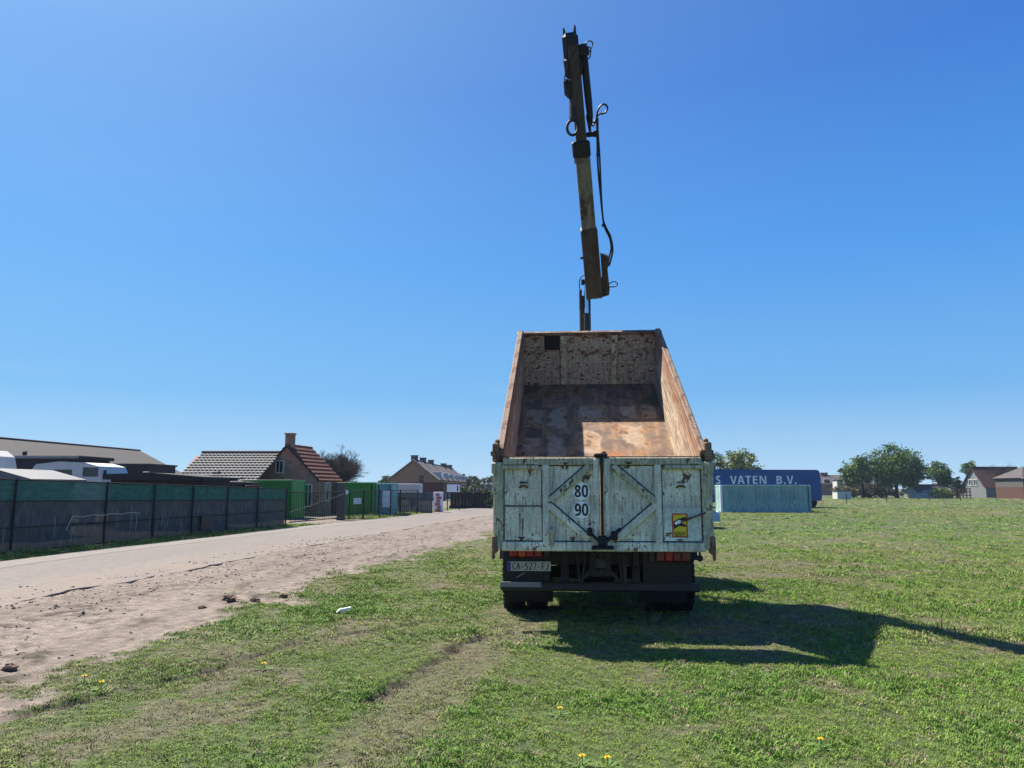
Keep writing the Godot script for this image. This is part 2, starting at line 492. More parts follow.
# [height, how much sand, how much grass, how dry, how much bare dark soil]
func lay(x: float, d: float) -> Array:
	var a: float = nz.a.get_noise_2d(x, d)
	var b: float = nz.b.get_noise_2d(x, d)
	var f: float = nz.f.get_noise_2d(x, d)
	var y := 0.02 * a + 0.012 * b
	var sand := 0.0
	var dark := 0.0
	var grass := 1.0
	var dry := clampf(0.42 + 1.7 * a + 1.2 * b, 0, 1)
	var bare := smoothstep(0.16, 0.42, b * 0.8 + f * 0.5 + a * 0.35)
	if d < 140.0:
		var near := along(NEAR_EDGE, d)
		var far := along(FAR_EDGE, d)
		var s := x - near + 1.25 * b + 0.9 * a + 0.6 * f
		var tar := along(TAR_EDGE, d)
		if x > far - 0.6 - 0.4 * b:
			sand = 1.0 - smoothstep(-0.15, 0.42, s)
		elif d > 31.0 and d < 39.0 and x > far - 9.0:
			sand = smoothstep(31.0, 32.0, d)
		elif x < far - 3.0:
			sand = 0.7
		if x < tar - 0.04 and x > far + 0.02:
			y = -0.07
		elif x < tar + 1.2 and x > tar - 0.05:
			y = lerpf(0.028 + 0.06 * b + 0.03 * f, y, smoothstep(0.0, 1.2, x - tar))
		elif x > tar and sand > 0.3:
			y += 0.010 * f + 0.016 * b + 0.014 * nz.b.get_noise_2d((x - tar) * 2.6, d * 0.2)
		# heaps of dug soil where sand and turf meet
		var rim: float = 1.0 - smoothstep(0.0, 0.35, absf(s + 0.05))
		var heap := clampf(rim * (f * 2.0 + b * 1.2 - 0.25), 0, 1)
		if x > tar + 1.0:
			y += heap * 0.10
			dark = heap * 0.75
		grass = 1.0 - sand
		if sand > 0.4 and x > tar + 0.9:
			dark = maxf(dark, clampf((f + b * 0.6 - 0.2) * 4.0, 0, 1) * 0.66)
			y -= clampf((f + b * 0.6 - 0.24) * 4.0, 0, 1) * 0.04
	if d < 12.0 and d > 3.0 and absf(x + 1.5) < 3.2:
		for k in 3:
			var t := track_amount(x + 0.05 * f, d + 0.05 * f, k)
			if t > 0.0:
				var gap := t * clampf(0.75 + 1.6 * f + b, 0, 1) if k > 0 else t
				y -= TRACKS[k][2] * gap
				grass *= 1.0 - TRACKS[k][3] * gap * (1.0 if k > 0 else 0.75)
				dark = maxf(dark, TRACKS[k][4] * gap * 0.8)
				if k == 0: dry = maxf(dry, 0.92 * t)
	grass *= 1.0 - 0.72 * bare
	return [y, sand, grass, dry, dark]

func spaced(lo: float, hi: float, fine_lo: float, fine_hi: float, step: float, grow: float, most: float) -> PackedFloat32Array:
	var r := []
	var q := fine_lo
	while q < fine_hi:
		r.append(q); q += step
	while q < hi:
		r.append(q); q += clampf(step + (q - fine_hi) * grow, step, most)
	r.append(hi)
	q = fine_lo
	var left := []
	while q > lo:
		q -= clampf(step + (fine_lo - q) * grow, step, most)
		left.append(q)
	left.reverse()
	return PackedFloat32Array(left + r)

func build_ground() -> void:
	nz = {"a": noise(1, 0.13, 3), "b": noise(2, 0.55, 4), "f": noise(3, 2.4, 4), "w": noise(4, 0.035, 3)}
	var xs := spaced(-450, 450, -7.5, 7.5, 0.06, 0.045, 60.0)
	var ds := spaced(-60, 600, 3.2, 11.0, 0.05, 0.022, 60.0)
	var w := xs.size()
	var h := ds.size()
	var p := PackedVector3Array()
	var c := PackedColorArray()
	p.resize(w * h)
	c.resize(w * h)
	var o := 0
	for d in ds:
		for x in xs:
			var r := lay(x, d)
			p[o] = v(x, r[0], d)
			var w2: float = nz.w.get_noise_2d(x, d * 0.8)
			var f: float = nz.f.get_noise_2d(x * 1.7, d * 1.7)
			var turf := Color(0.088, 0.152, 0.021).lerp(Color(0.155, 0.175, 0.045), clampf(r[3] * 0.7 + w2 * 0.9 - 0.1, 0, 1))
			var earth := Color(0.14, 0.108, 0.072).lerp(Color(0.20, 0.168, 0.115), clampf(0.5 + f, 0, 1))
			var near_bare: float = clampf(1.0 - r[2], 0, 1)
			var k := turf.lerp(earth, near_bare * (0.85 if d < 40.0 else 0.35))
			var band: float = nz.b.get_noise_2d((x - along(TAR_EDGE, d)) * 2.2, d * 0.22)
			var sandy := Color(0.37, 0.305, 0.255).lerp(Color(0.275, 0.22, 0.178), clampf(0.42 + 1.1 * f + 1.3 * band, 0, 1))
			k = k.lerp(sandy, r[1])
			k = k.lerp(Color(0.058, 0.044, 0.031), r[4])
			c[o] = k
			o += 1
	var nn := PackedVector3Array()
	nn.resize(w * h)
	for j in h:
		for i in w:
			var i0 := maxi(i - 1, 0)
			var i1 := mini(i + 1, w - 1)
			var j0 := maxi(j - 1, 0)
			var j1 := mini(j + 1, h - 1)
			nn[j * w + i] = (p[j * w + i1] - p[j * w + i0]).cross(p[j1 * w + i] - p[j0 * w + i]).normalized()
	var idx := PackedInt32Array()
	idx.resize((w - 1) * (h - 1) * 6)
	o = 0
	for j in h - 1:
		for i in w - 1:
			var a := j * w + i
			for q in [a, a + w, a + w + 1, a, a + w + 1, a + 1]:
				idx[o] = q
				o += 1
	var arr := []
	arr.resize(Mesh.ARRAY_MAX)
	arr[Mesh.ARRAY_VERTEX] = p; arr[Mesh.ARRAY_NORMAL] = nn; arr[Mesh.ARRAY_COLOR] = c; arr[Mesh.ARRAY_INDEX] = idx
	var am := ArrayMesh.new()
	am.add_surface_from_arrays(Mesh.PRIMITIVE_TRIANGLES, arr)
	am.surface_set_material(0, M.ground)
	var g := inst("ground", am, self)
	g.set_meta("kind", "structure")

# dusty tarred road with a broken edge
func build_road() -> void:
	var s := Shape.new()
	var ds := spaced(-40, 138, 7.0, 30.0, 0.14, 0.03, 3.0)
	var cols := 40
	var prev := []
	for d in ds:
		var far := along(FAR_EDGE, d)
		var tar: float = along(TAR_EDGE, d) + 0.09 * nz.f.get_noise_2d(3.0, d * 0.7) + 0.16 * nz.b.get_noise_2d(9.0, d)
		var row := []
		for k in cols + 1:
			var t := float(k) / cols
			var x := lerpf(far, tar, t)
			var y: float = 0.034 + 0.006 * nz.b.get_noise_2d(x, d)
			var b: float = nz.b.get_noise_2d(x * 0.8, d * 0.8)
			var f: float = nz.f.get_noise_2d(x * 1.4, d * 1.4)
			var col := Color(0.198, 0.174, 0.156).lerp(Color(0.172, 0.156, 0.146), clampf(0.5 + 1.3 * nz.b.get_noise_2d(x * 0.9, d * 0.12) + 0.5 * f, 0, 1))
			col = col.lerp(Color(0.215, 0.172, 0.14), clampf(b * 1.2 + (t - 0.66) * 1.6, 0, 0.85))
			if t < 0.2 + 0.015 * b: col = col.lerp(Color(0.21, 0.20, 0.188), 0.8)
			if k == 8: col = Color(0.085, 0.078, 0.072)
			row.append([v(x, y - (0.012 if k == 8 else 0.0), d), col])
		row.append([v(tar + 0.03, -0.06, d), Color(0.10, 0.085, 0.072)])
		row.push_front([v(far - 0.02, -0.06, d), Color(0.15, 0.13, 0.11)])
		if prev:
			for k in row.size() - 1:
				for q in [[prev, k], [row, k], [row, k + 1], [prev, k], [row, k + 1], [prev, k + 1]]:
					s.col = q[0][q[1]][1]
					var side := k == 0 or k == row.size() - 2
					s.vert(q[0][q[1]][0], Vector3(-0.9 if k == 0 else 0.9, 0.4, 0) if side else Vector3.UP)
		prev = row
	var r := part("road", s, M.road, self)
	r.set_meta("kind", "structure")

# ---------------------------------------------------------------- grass
func tuft(blades: int, spread: float, low: float, high: float, wide: float, lean: float, sd: int) -> ArrayMesh:
	rng.seed = sd
	var s := Shape.new()
	for i in blades:
		var a := rng.randf() * TAU
		var r := spread * sqrt(rng.randf())
		var base := Vector3(cos(a) * r, -0.008, sin(a) * r)
		var b := rng.randf() * TAU
		var dir := Vector3(cos(b), 0, sin(b))
		var hh := rng.randf_range(low, high)
		var ln := lean * rng.randf_range(0.2, 1.0) * hh
		var side := Vector3(-dir.z, 0, dir.x) * wide * rng.randf_range(0.6, 1.2)
		var m := base + dir * ln * 0.35 + Vector3.UP * hh * 0.62
		var tip := base + dir * ln + Vector3.UP * hh * rng.randf_range(0.75, 1.0)
		s.quad(base - side, base + side, m + side * 0.8, m - side * 0.8, dir)
		s.tri(m - side * 0.8, m + side * 0.8, tip, dir)
	return s.mesh(M.grass)

func scatter(called: String, label: String, mesh: Mesh, places: Array, tints: Array) -> void:
	var mm := MultiMesh.new()
	mm.transform_format = MultiMesh.TRANSFORM_3D
	mm.use_colors = true
	mm.mesh = mesh
	mm.instance_count = places.size()
	for i in places.size():
		mm.set_instance_transform(i, places[i])
		mm.set_instance_color(i, tints[i])
	var o := MultiMeshInstance3D.new()
	o.multimesh = mm
	o.name = numbered(called)
	add_child(o)
	tag(o, label, "stones" if called == "gravel" else "grass")
	o.set_meta("kind", "stuff")

func build_grass() -> void:
	var meshes := [tuft(12, 0.05, 0.016, 0.04, 0.0030, 1.1, 1), tuft(9, 0.04, 0.024, 0.065, 0.0028, 0.9, 2), tuft(8, 0.045, 0.012, 0.03, 0.0065, 1.6, 3)]
	var places := [[], [], []]
	var tints := [[], [], []]
	rng.seed = 77
	for zone in [[3.4, 8.0, 780, 0.95], [8.0, 14.0, 300, 1.4], [14.0, 20.0, 150, 1.75], [20.0, 28.0, 65, 2.3], [28.0, 60.0, 11, 4.0], [60.0, 112.0, 1.6, 8.0]]:
		var area: float = 0.95 * (zone[1] * zone[1] - zone[0] * zone[0]) + 6.0 * (zone[1] - zone[0])
		for i in int(area * zone[2]):
			var d := sqrt(lerpf(zone[0] * zone[0], zone[1] * zone[1], rng.randf()))
			var x := (rng.randf() * 2.0 - 1.0) * (0.95 * d + 3.0)
			if x < along(NEAR_EDGE, d) - 1.2: continue
			var r := lay(x, d)
			var chance: float = r[2] * (1.0 - r[4])
			if rng.randf() > chance * 1.05:
				if d < 14.0 and r[1] < 0.5 and rng.randf() < 0.6: dead_tuft(x, d, r, zone[3], places, tints)
				continue
			place(x, d, r, zone[3], places, tints)
	# rough growth along the foot of the screened fence and round the yard fences
	for i in 5200:
		var d := rng.randf_range(15.0, 33.0)
		var x := -12.15 + 0.205 * (d - 18.27) + rng.randf_range(-0.25, 0.75) * (0.5 + rng.randf())
		if x > along(FAR_EDGE, d) - 0.05 + 0.2 * nz.b.get_noise_2d(x, d): continue
		place(x, d, [0.0, 0.0, 1.0, 0.3 + nz.b.get_noise_2d(x, d), 0.0], 3.2 + 1.2 * nz.b.get_noise_2d(x * 1.5, d * 1.5), places, tints)
	for i in 2600:
		var d := rng.randf_range(38.6, 50.0)
		var x := along(FAR_EDGE, d) - rng.randf_range(0.05, 2.2)
		place(x, d, [0.0, 0.0, 1.0, 0.55, 0.0], 4.2, places, tints)
	gravel()
	for k in 3:
		scatter("grass", ["short green lawn grass covering the field", "longer thin grass tufts scattered over the field", "low broad leaved turf between the grass blades"][k], meshes[k], places[k], tints[k])

# loose stones on the sand and along the road edge
func gravel() -> void:
	rng.seed = 404
	var s := Shape.new()
	var pts := []
	for k in 8:
		pts.append(Vector3(-1 if k & 1 else 1, -0.6 if k & 2 else 0.6, -0.8 if k & 4 else 0.8) * rng.randf_range(0.45, 0.75))
	for q in [[0, 1, 3, 2], [4, 5, 7, 6], [0, 1, 5, 4], [2, 3, 7, 6], [0, 2, 6, 4], [1, 3, 7, 5]]:
		s.quad(pts[q[0]], pts[q[1]], pts[q[2]], pts[q[3]], pts[q[0]] + pts[q[1]] + pts[q[2]] + pts[q[3]])
	var places := []
	var tints := []
	for k in 5200:
		var d := rng.randf_range(5.5, 26.0)
		var x := along(TAR_EDGE, d) + rng.randf_range(-1.2, 3.6) * (0.3 + 0.7 * rng.randf())
		var r := lay(x, d)
		if r[1] < 0.5 and x > along(TAR_EDGE, d): continue
		if nz.b.get_noise_2d(x * 0.8 + 30.0, d * 0.8) < -0.05: continue
		var z := 0.006 + 0.020 * pow(rng.randf(), 4.0)
		var y: float = 0.036 if x < along(TAR_EDGE, d) - 0.2 else r[0]
		places.append(Transform3D(Basis(Vector3(rng.randf() - 0.5, 1, rng.randf() - 0.5).normalized(), rng.randf() * TAU).scaled(Vector3(z * 1.3, z, z)), v(x, y + z * 0.2, d)))
		tints.append(Color(0.21, 0.18, 0.155).lerp(Color(0.12, 0.095, 0.075), rng.randf()))
	scatter("gravel", "loose stones scattered over the sandy verge", s.mesh(M.petal), places, tints)

# flattened dead blades over bare soil
func dead_tuft(x: float, d: float, r: Array, size: float, places: Array, tints: Array) -> void:
	var sc := size * rng.randf_range(0.6, 1.1)
	places[0].append(Transform3D(Basis(Vector3.UP, rng.randf() * TAU).scaled(Vector3(sc, sc * rng.randf_range(0.25, 0.6), sc)), v(x, r[0], d)))
	tints[0].append(Color(0.30, 0.255, 0.15).lerp(Color(0.115, 0.085, 0.05), rng.randf()).lerp(Color(0.12, 0.15, 0.03), 0.6 if rng.randf() < 0.3 else 0.0))

func place(x: float, d: float, r: Array, size: float, places: Array, tints: Array) -> void:
	var lush: float = clampf(0.55 + 1.5 * nz.b.get_noise_2d(x + 40.0, d) - 0.5 * r[3], 0, 1)
	var k := 0
	var q := rng.randf()
	if q < 0.16 + 0.22 * lush: k = 1
	elif q > 0.80: k = 2
	var sc: float = size * rng.randf_range(0.65, 1.15) * (0.75 + 0.5 * lush)
	if rng.randf() < 0.015: sc *= 1.4
	var b := Basis(Vector3.UP, rng.randf() * TAU).scaled(Vector3(sc, sc * rng.randf_range(0.75, 1.15), sc))
	if size > 7.0: b = b.scaled(Vector3(1, 0.3, 1))
	elif d > 11.0 and x > along(NEAR_EDGE, d) - 2.0: b = b.scaled(Vector3(1, lerpf(1.0, 0.5, smoothstep(11.0, 26.0, d)), 1))
	places[k].append(Transform3D(b, v(x, r[0], d)))
	var col := Color(0.185, 0.265, 0.036).lerp(Color(0.11, 0.22, 0.02), lush)
	var w2: float = nz.w.get_noise_2d(x, d * 0.8)
	col = col.lerp(Color(0.27, 0.25, 0.095), clampf(r[3] * 0.6 + w2 * 0.8 - 0.06 + rng.randf_range(-0.35, 0.3), 0, 0.9))
	if rng.randf() < 0.10 + 0.34 * r[3] * (1.0 - r[2] * 0.5): col = Color(0.34, 0.29, 0.18).lerp(Color(0.20, 0.15, 0.085), rng.randf())
	tints[k].append(col * rng.randf_range(0.65, 1.35))

# ---------------------------------------------------------------- truck
func bed_floor_picture() -> ImageTexture:
	var w := 384
	var h := 768
	var a := field(768, 201, 0.012, 5)
	var b := field(768, 202, 0.05, 4)
	var s := field(768, 203, 0.04, 3, 1, 8)
	var im := Image.create_empty(w, h, false, Image.FORMAT_RGB8)
	# blocks of old paint left between the worn lines over the cross members: x, y, w, h in parts of the floor (y = 0 at the front)
	var blocks := [[0.03, 0.22, 0.13, 0.16], [0.19, 0.20, 0.14, 0.2], [0.40, 0.20, 0.2, 0.14], [0.70, 0.20, 0.12, 0.12], [0.86, 0.2, 0.1, 0.12], [0.03, 0.44, 0.12, 0.2], [0.19, 0.43, 0.14, 0.22], [0.40, 0.40, 0.16, 0.2], [0.68, 0.36, 0.16, 0.18], [0.03, 0.70, 0.12, 0.2], [0.19, 0.70, 0.14, 0.2], [0.44, 0.68, 0.16, 0.2], [0.70, 0.62, 0.2, 0.2]]
	for j in h:
		for i in w:
			var x := float(i) / w
			var y := float(j) / h
			var n := a[j * 768 + i] / 255.0
			var f := b[j * 768 + i] / 255.0
			var st := s[j * 768 + i] / 255.0
			var c := Color(0.53, 0.42, 0.31).lerp(Color(0.44, 0.35, 0.28), smoothstep(0.35, 0.6, st))
			c = c.lerp(Color(0.34, 0.26, 0.21), smoothstep(0.55, 0.8, n) * 0.75)
			for q in blocks:
				var e: float = maxf(absf(x - q[0] - q[2] * 0.5) / (q[2] * 0.5), absf(y - q[1] - q[3] * 0.5) / (q[3] * 0.5)) + (n - 0.5) * 0.9
				var k := 1.0 - smoothstep(0.75, 1.05, e)
				if k > 0.0: c = c.lerp(Color(0.66, 0.58, 0.49), k * 0.75)
			var spot := 1.0 - smoothstep(0.05, 0.13, Vector2(x - 0.60, (y - 0.60) * 1.6).length() + (n - 0.5) * 0.14)
			c = c.lerp(Color(0.64, 0.37, 0.14), spot * 0.8)
			c = c.lerp(Color(0.62, 0.42, 0.23), smoothstep(0.52, 0.7, 1.0 - n) * 0.5)
			c = c.lerp(Color(0.27, 0.18, 0.13), smoothstep(0.6, 0.75, f * 0.5 + (1.0 - n) * 0.5) * 0.75)
			im.set_pixel(i, j, c * (0.84 + 0.32 * f))
	return to_tex(im)

# inside of a side wall: pale worn steel, scratched lengthwise, rusting down from the top edge (y = 0)
func bed_side_picture() -> ImageTexture:
	var w := 768
	var h := 256
	var a := field(768, 211, 0.012, 5)
	var b := field(768, 212, 0.06, 4)
	var s := field(768, 213, 0.08, 3, 16, 1)
	var im := Image.create_empty(w, h, false, Image.FORMAT_RGB8)
	for j in h:
		for i in w:
			var y := float(j) / h
			var n := a[j * 768 + i] / 255.0
			var f := b[j * 768 + i] / 255.0
			var st := s[j * 768 + i] / 255.0
			var c := Color(0.67, 0.61, 0.53).lerp(Color(0.55, 0.46, 0.38), smoothstep(0.45, 0.8, n))
			var r := 1.0 - smoothstep(0.12, 0.38, y + (n - 0.5) * 0.5 + (st - 0.5) * 0.3)
			c = c.lerp(Color(0.58, 0.38, 0.25).lerp(Color(0.42, 0.26, 0.18), f), r * 0.85)
			c = c.lerp(Color(0.32, 0.23, 0.18), smoothstep(0.56, 0.72, st) * 0.75)
			c = c.lerp(Color(0.70, 0.64, 0.56), smoothstep(0.58, 0.75, 1.0 - st) * 0.5)
			im.set_pixel(i, j, c * (0.84 + 0.32 * f))
	return to_tex(im)

# inside of the headboard: old pale paint scuffed to rust in ragged smears
func headboard_picture() -> ImageTexture:
	var w := 768
	var h := 320
	var a := field(768, 221, 0.02, 7, 1, 1, 0.72)
	var b := field(768, 222, 0.06, 4, 1, 1, 0.7)
	var s := field(768, 223, 0.05, 4, 4, 1)
	var q := field(768, 224, 0.05, 4, 1, 6)
	var im := Image.create_empty(w, h, false, Image.FORMAT_RGB8)
	for j in h:
		for i in w:
			var k := j * 768 + i
			var y := float(j) / h
			var n := a[k] / 255.0
			var f := b[k] / 255.0
			var c := Color(0.70, 0.66, 0.59).lerp(Color(0.54, 0.49, 0.43), smoothstep(0.45, 0.7, q[k] / 255.0) * 0.7)
			var band := maxf(1.0 - absf(y - 0.34) / 0.14, 1.0 - absf(y - 0.05) / 0.12)  # scuffed along the weld seam and the top edge
			var r := n * 0.7 + s[k] / 255.0 * 0.3 + 0.10 * clampf(band, 0, 1)
			c = c.lerp(Color(0.30, 0.21, 0.17).lerp(Color(0.44, 0.30, 0.22), f), smoothstep(0.56, 0.65, r))
			c = c.lerp(Color(0.38, 0.31, 0.27), smoothstep(0.5, 0.7, (1.0 - n) * 0.6 + f * 0.4) * 0.5)
			im.set_pixel(i, j, c * (0.84 + 0.32 * f))
	return to_tex(im)

func uv_mat(called: String, t: Texture2D, rough: float) -> StandardMaterial3D:
	var m := plain(called, Color.WHITE, rough)
	m.albedo_texture = t
	return m

func disc(s: Shape, m: Vector3, r: float, thick: float, sides := 32) -> void:
	for k in sides:
		var a := TAU * k / sides
		var b := TAU * (k + 1) / sides
		var p0 := m + Vector3(cos(a) * r, sin(a) * r, 0)
		var p1 := m + Vector3(cos(b) * r, sin(b) * r, 0)
		s.tri(m + Vector3(0, 0, thick), p0 + Vector3(0, 0, thick), p1 + Vector3(0, 0, thick), Vector3.BACK)
		s.quad(p0, p1, p1 + Vector3(0, 0, thick), p0 + Vector3(0, 0, thick), p0 - m)

func build_truck() -> void:
	var t := thing("tipper_truck", "pale green rusty tipper truck with raised bed and upright loader crane on the grass", "truck", v(1.005, 0, 8.4), deg_to_rad(-4.3))
	truck_chassis(t)
	truck_bed(t)
	truck_tailgate(t)
	truck_rear(t)
	truck_crane(t)
	truck_cab(t)

func truck_chassis(t: Node3D) -> void:
	var s := Shape.new()
	for x in [-0.42, 0.42]:
		s.box(Vector3(x, 0.83, -3.4), Vector3(0.08, 0.24, 5.6), 0.01)
		s.box(Vector3(x, 0.97, -3.4), Vector3(0.13, 0.02, 5.6), 0.004)
	for z in [-0.75, -1.5, -2.5, -3.4, -4.3, -5.6]:
		s.box(Vector3(0, 0.84, z), Vector3(0.76, 0.16, 0.08), 0.01)
	part("chassis_frame", s, M.black_steel, t)
	s = Shape.new()
	s.tube([Vector3(-0.85, 0.5, -2.0), Vector3(-0.25, 0.5, -2.0), Vector3(-0.2, 0.5, -2.0), Vector3(0.2, 0.5, -2.0), Vector3(0.25, 0.5, -2.0), Vector3(0.85, 0.5, -2.0)], [0.07, 0.09, 0.2, 0.2, 0.09, 0.07], 14)
	s.tube([Vector3(0, 0.52, -2.0), Vector3(0, 0.75, -5.2)], [0.05], 10)
	part("rear_axle", s, M.black_steel, t)
	for x in [-0.5, 0.5]:
		s = Shape.new()
		for k in 5:
			var hl := 0.68 - 0.11 * k
			s.bar(Vector3(x, 0.56 + 0.028 * (4 - k), -2.0 - hl), Vector3(x, 0.56 + 0.028 * (4 - k), -2.0 + hl), 0.08, 0.022)
		part("leaf_spring", s, M.black_steel, t)
	# tipping ram between frame and bed
	s = Shape.new()
	s.tube([Vector3(0, 0.8, -2.6), Vector3(0, 1.5, -2.45)], [0.10], 16)
	s.tube([Vector3(0, 1.5, -2.45), Vector3(0, 1.86, -2.37)], [0.075], 16)
	part("tipping_ram", s, M.dark_steel, t)
	s = Shape.new()
	s.tube([Vector3(0, 1.86, -2.37), Vector3(0, 2.06, -2.32)], [0.055], 16)
	part("ram_rod", s, M.chrome, t)
	# wheels: twin tyres behind, single in front
	for w in [[-0.96, -2.0, true], [0.96, -2.0, true], [-0.98, -5.7, false], [0.98, -5.7, false]]:
		var wh := holder("wheel", t, Vector3(w[0], 0.5, w[1]))
		for k in ([-0.155, 0.155] if w[2] else [0.0]):
			s = Shape.new()
			s.frame.origin.x = k
			s.lathe_x([[0.28, -0.11], [0.36, -0.137], [0.455, -0.135], [0.49, -0.115], [0.50, -0.1], [0.50, -0.045], [0.486, -0.043], [0.486, -0.033], [0.50, -0.031], [0.50, 0.031], [0.486, 0.033], [0.486, 0.043], [0.50, 0.045], [0.50, 0.1], [0.49, 0.115], [0.455, 0.135], [0.36, 0.137], [0.28, 0.11]], 40)
			for q in 44:
				var a := TAU * q / 44.0
				for sd in [-1.0, 1.0]:
					s.box(Vector3(0.112 * sd, cos(a) * 0.485, sin(a) * 0.485), Vector3(0.045, 0.03, 0.034), 0.0, Basis(Vector3.RIGHT, a))
			part("tyre", s, M.rubber, wh)
		s = Shape.new()
		var sg: float = signf(w[0])
		s.lathe_x([[0.285, -0.13], [0.27, 0.1 * sg], [0.19, 0.06 * sg], [0.16, 0.16 * sg], [0.0, 0.17 * sg]], 24)
		part("rim", s, M.rim_paint, wh)
	for x in [-0.96, 0.96]:
		s = Shape.new()
		for k in 9:
			var a0 := PI * (0.12 + 0.085 * k)
			var a1 := PI * (0.12 + 0.085 * (k + 1))
			s.bar(Vector3(x, 0.5 + sin(a0) * 0.6, -2.0 + cos(a0) * 0.62), Vector3(x, 0.5 + sin(a1) * 0.6, -2.0 + cos(a1) * 0.62), 0.64, 0.012, Vector3(1, 0, 0).cross(Vector3(0, sin(a1) - sin(a0), cos(a1) - cos(a0))))
		part("mudguard", s, M.black_steel, t)
	# covers added over the wheels to block sun below; gear between the axles
	for sg in [-1.0, 1.0]:
		s = Shape.new()
		s.box(Vector3(sg * 0.82, 1.085, -2.2), Vector3(0.66, 0.03, 2.5), 0.008)
		part("added_shade_cover", s, M.black_steel, t)
	s = Shape.new()
	s.box(Vector3(0, 0.99, -2.6), Vector3(0.96, 0.02, 3.5), 0.004)
	part("added_shade_plate", s, M.black_steel, t)  # plate added to keep sun off the ground under the truck
	s = Shape.new()
	s.box(Vector3(-0.2, 0.62, -3.5), Vector3(0.6, 0.36, 0.9), 0.03)
	part("oil_tank", s, M.dark_steel, t)
	s = Shape.new()
	s.tube([Vector3(0.86, 0.66, -3.2), Vector3(0.86, 0.66, -4.1)], [0.28], 20)
	part("fuel_tank", s, M.dark_steel, t)
	s = Shape.new()
	s.box(Vector3(-0.82, 0.68, -3.6), Vector3(0.5, 0.45, 0.7), 0.02)
	part("battery_box", s, M.black_steel, t)

func truck_bed(t: Node3D) -> void:
	var bed := holder("dump_bed", t, Vector3(0, 1.162, -0.48))
	bed.rotation.x = deg_to_rad(30.4)
	var L := 4.45
	var H := 0.95
	var W := 1.115
	uv_mat("bed_floor", bed_floor_picture(), 0.72)
	uv_mat("bed_side", bed_side_picture(), 0.72)
	var s := Shape.new()
	s.uvquad(Vector3(-W, 0, -L), Vector3(W, 0, -L), Vector3(W, 0, 0), Vector3(-W, 0, 0), Vector3.UP)
	part("floor", s, M.bed_floor, bed)
	s = Shape.new()
	s.box(Vector3(0, -0.026, 0.15), Vector3(2 * W - 0.02, 0.045, 0.29), 0.004)
	part("added_floor_lip", s, M.rusty_rail, bed)  # floor extension added to thin the sun strip falling behind the tailgate
	s = Shape.new()
	s.box(Vector3(0, -0.022, -L / 2), Vector3(2 * W, 0.04, L), 0.0)
	for k in 9:
		s.box(Vector3(0, -0.092, -0.12 - k * 0.525), Vector3(2 * W + 0.04, 0.1, 0.06), 0.006)
	for x in [-0.42, 0.42]:
		s.box(Vector3(x, -0.205, -L / 2), Vector3(0.1, 0.12, L - 0.1), 0.008)
	part("subframe", s, M.black_steel, bed)
	for sg in [-1.0, 1.0]:
		s = Shape.new()
		var xi: float = sg * W
		s.uvquad(Vector3(xi, H, -L), Vector3(xi, H, 0), Vector3(xi, 0, 0), Vector3(xi, 0, -L), Vector3(-sg, 0, 0))
		var lining := part("wall_lining", s, M.bed_side, bed)
		s = Shape.new()
		s.box(Vector3(xi + sg * 0.024, H / 2, -L / 2), Vector3(0.044, H, L), 0.0)
		for k in 6:
			s.box(Vector3(xi + sg * 0.07, H / 2 - 0.01, -0.25 - k * 0.79), Vector3(0.05, H - 0.08, 0.09), 0.008)
		var wall := part("side_wall", s, M.pale_paint, bed)
		s = Shape.new()
		s.box(Vector3(xi + sg * 0.032, H + 0.026, -L / 2), Vector3(0.085, 0.05, L), 0.012)
		part("top_rail", s, M.rusty_rail, wall)
	# headboard with two uprights, a dark plate and welded seams
	s = Shape.new()
	s.box(Vector3(0, 0.46, -L - 0.028), Vector3(2 * W + 0.1, 0.92, 0.05), 0.0)
	var hb := part("headboard", s, M.pale_paint_worn, bed)
	uv_mat("headboard_face", headboard_picture(), 0.7)
	s = Shape.new()
	s.uvquad(Vector3(-W, 0.91, -L), Vector3(W, 0.91, -L), Vector3(W, 0, -L), Vector3(-W, 0, -L), Vector3.BACK)
	part("face_sheet", s, M.headboard_face, hb)
	s = Shape.new()
	s.box(Vector3(0, 0.93, -L - 0.012), Vector3(2 * W + 0.12, 0.055, 0.10), 0.012)
	part("top_rail", s, M.rusty_rail, hb)
	for x in [-0.43, 0.43]:
		s = Shape.new()
		s.box(Vector3(x, 0.455, -L + 0.02), Vector3(0.10, 0.89, 0.045), 0.01)
		s.box(Vector3(x + 0.015, 0.62, -L + 0.05), Vector3(0.05, 0.12, 0.03), 0.008)
		part("upright", s, M.pale_paint_worn, hb)
	s = Shape.new()
	s.box(Vector3(-0.62, 0.77, -L + 0.012), Vector3(0.26, 0.25, 0.02), 0.004)
	part("dark_patch_plate", s, M.black_steel, hb)
	for q in [[-0.8, 0.66, 0.62], [0.0, 0.69, 0.75], [0.0, 0.42, 0.75], [0.8, 0.66, 0.62], [-0.8, 0.36, 0.62], [0.8, 0.40, 0.62]]:
		s = Shape.new()
		s.box(Vector3(q[0], q[1], -L + 0.004), Vector3(q[2], 0.018, 0.014), 0.004)
		part("weld_seam", s, M.pale_paint_worn, hb)
	for sg in [-1.0, 1.0]:
		s = Shape.new()
		s.box(Vector3(sg * (W + 0.035), 0.87, -L + 0.02), Vector3(0.12, 0.20, 0.16), 0.02)
		part("corner_cap", s, M.rusty_rail, hb)
		# rear corner posts that carry the tailgate pins
		s = Shape.new()
		s.box(Vector3(sg * (W + 0.035), 0.5, -0.055), Vector3(0.10, 1.06, 0.11), 0.014)
		part("corner_post", s, M.rusty_rail, bed)

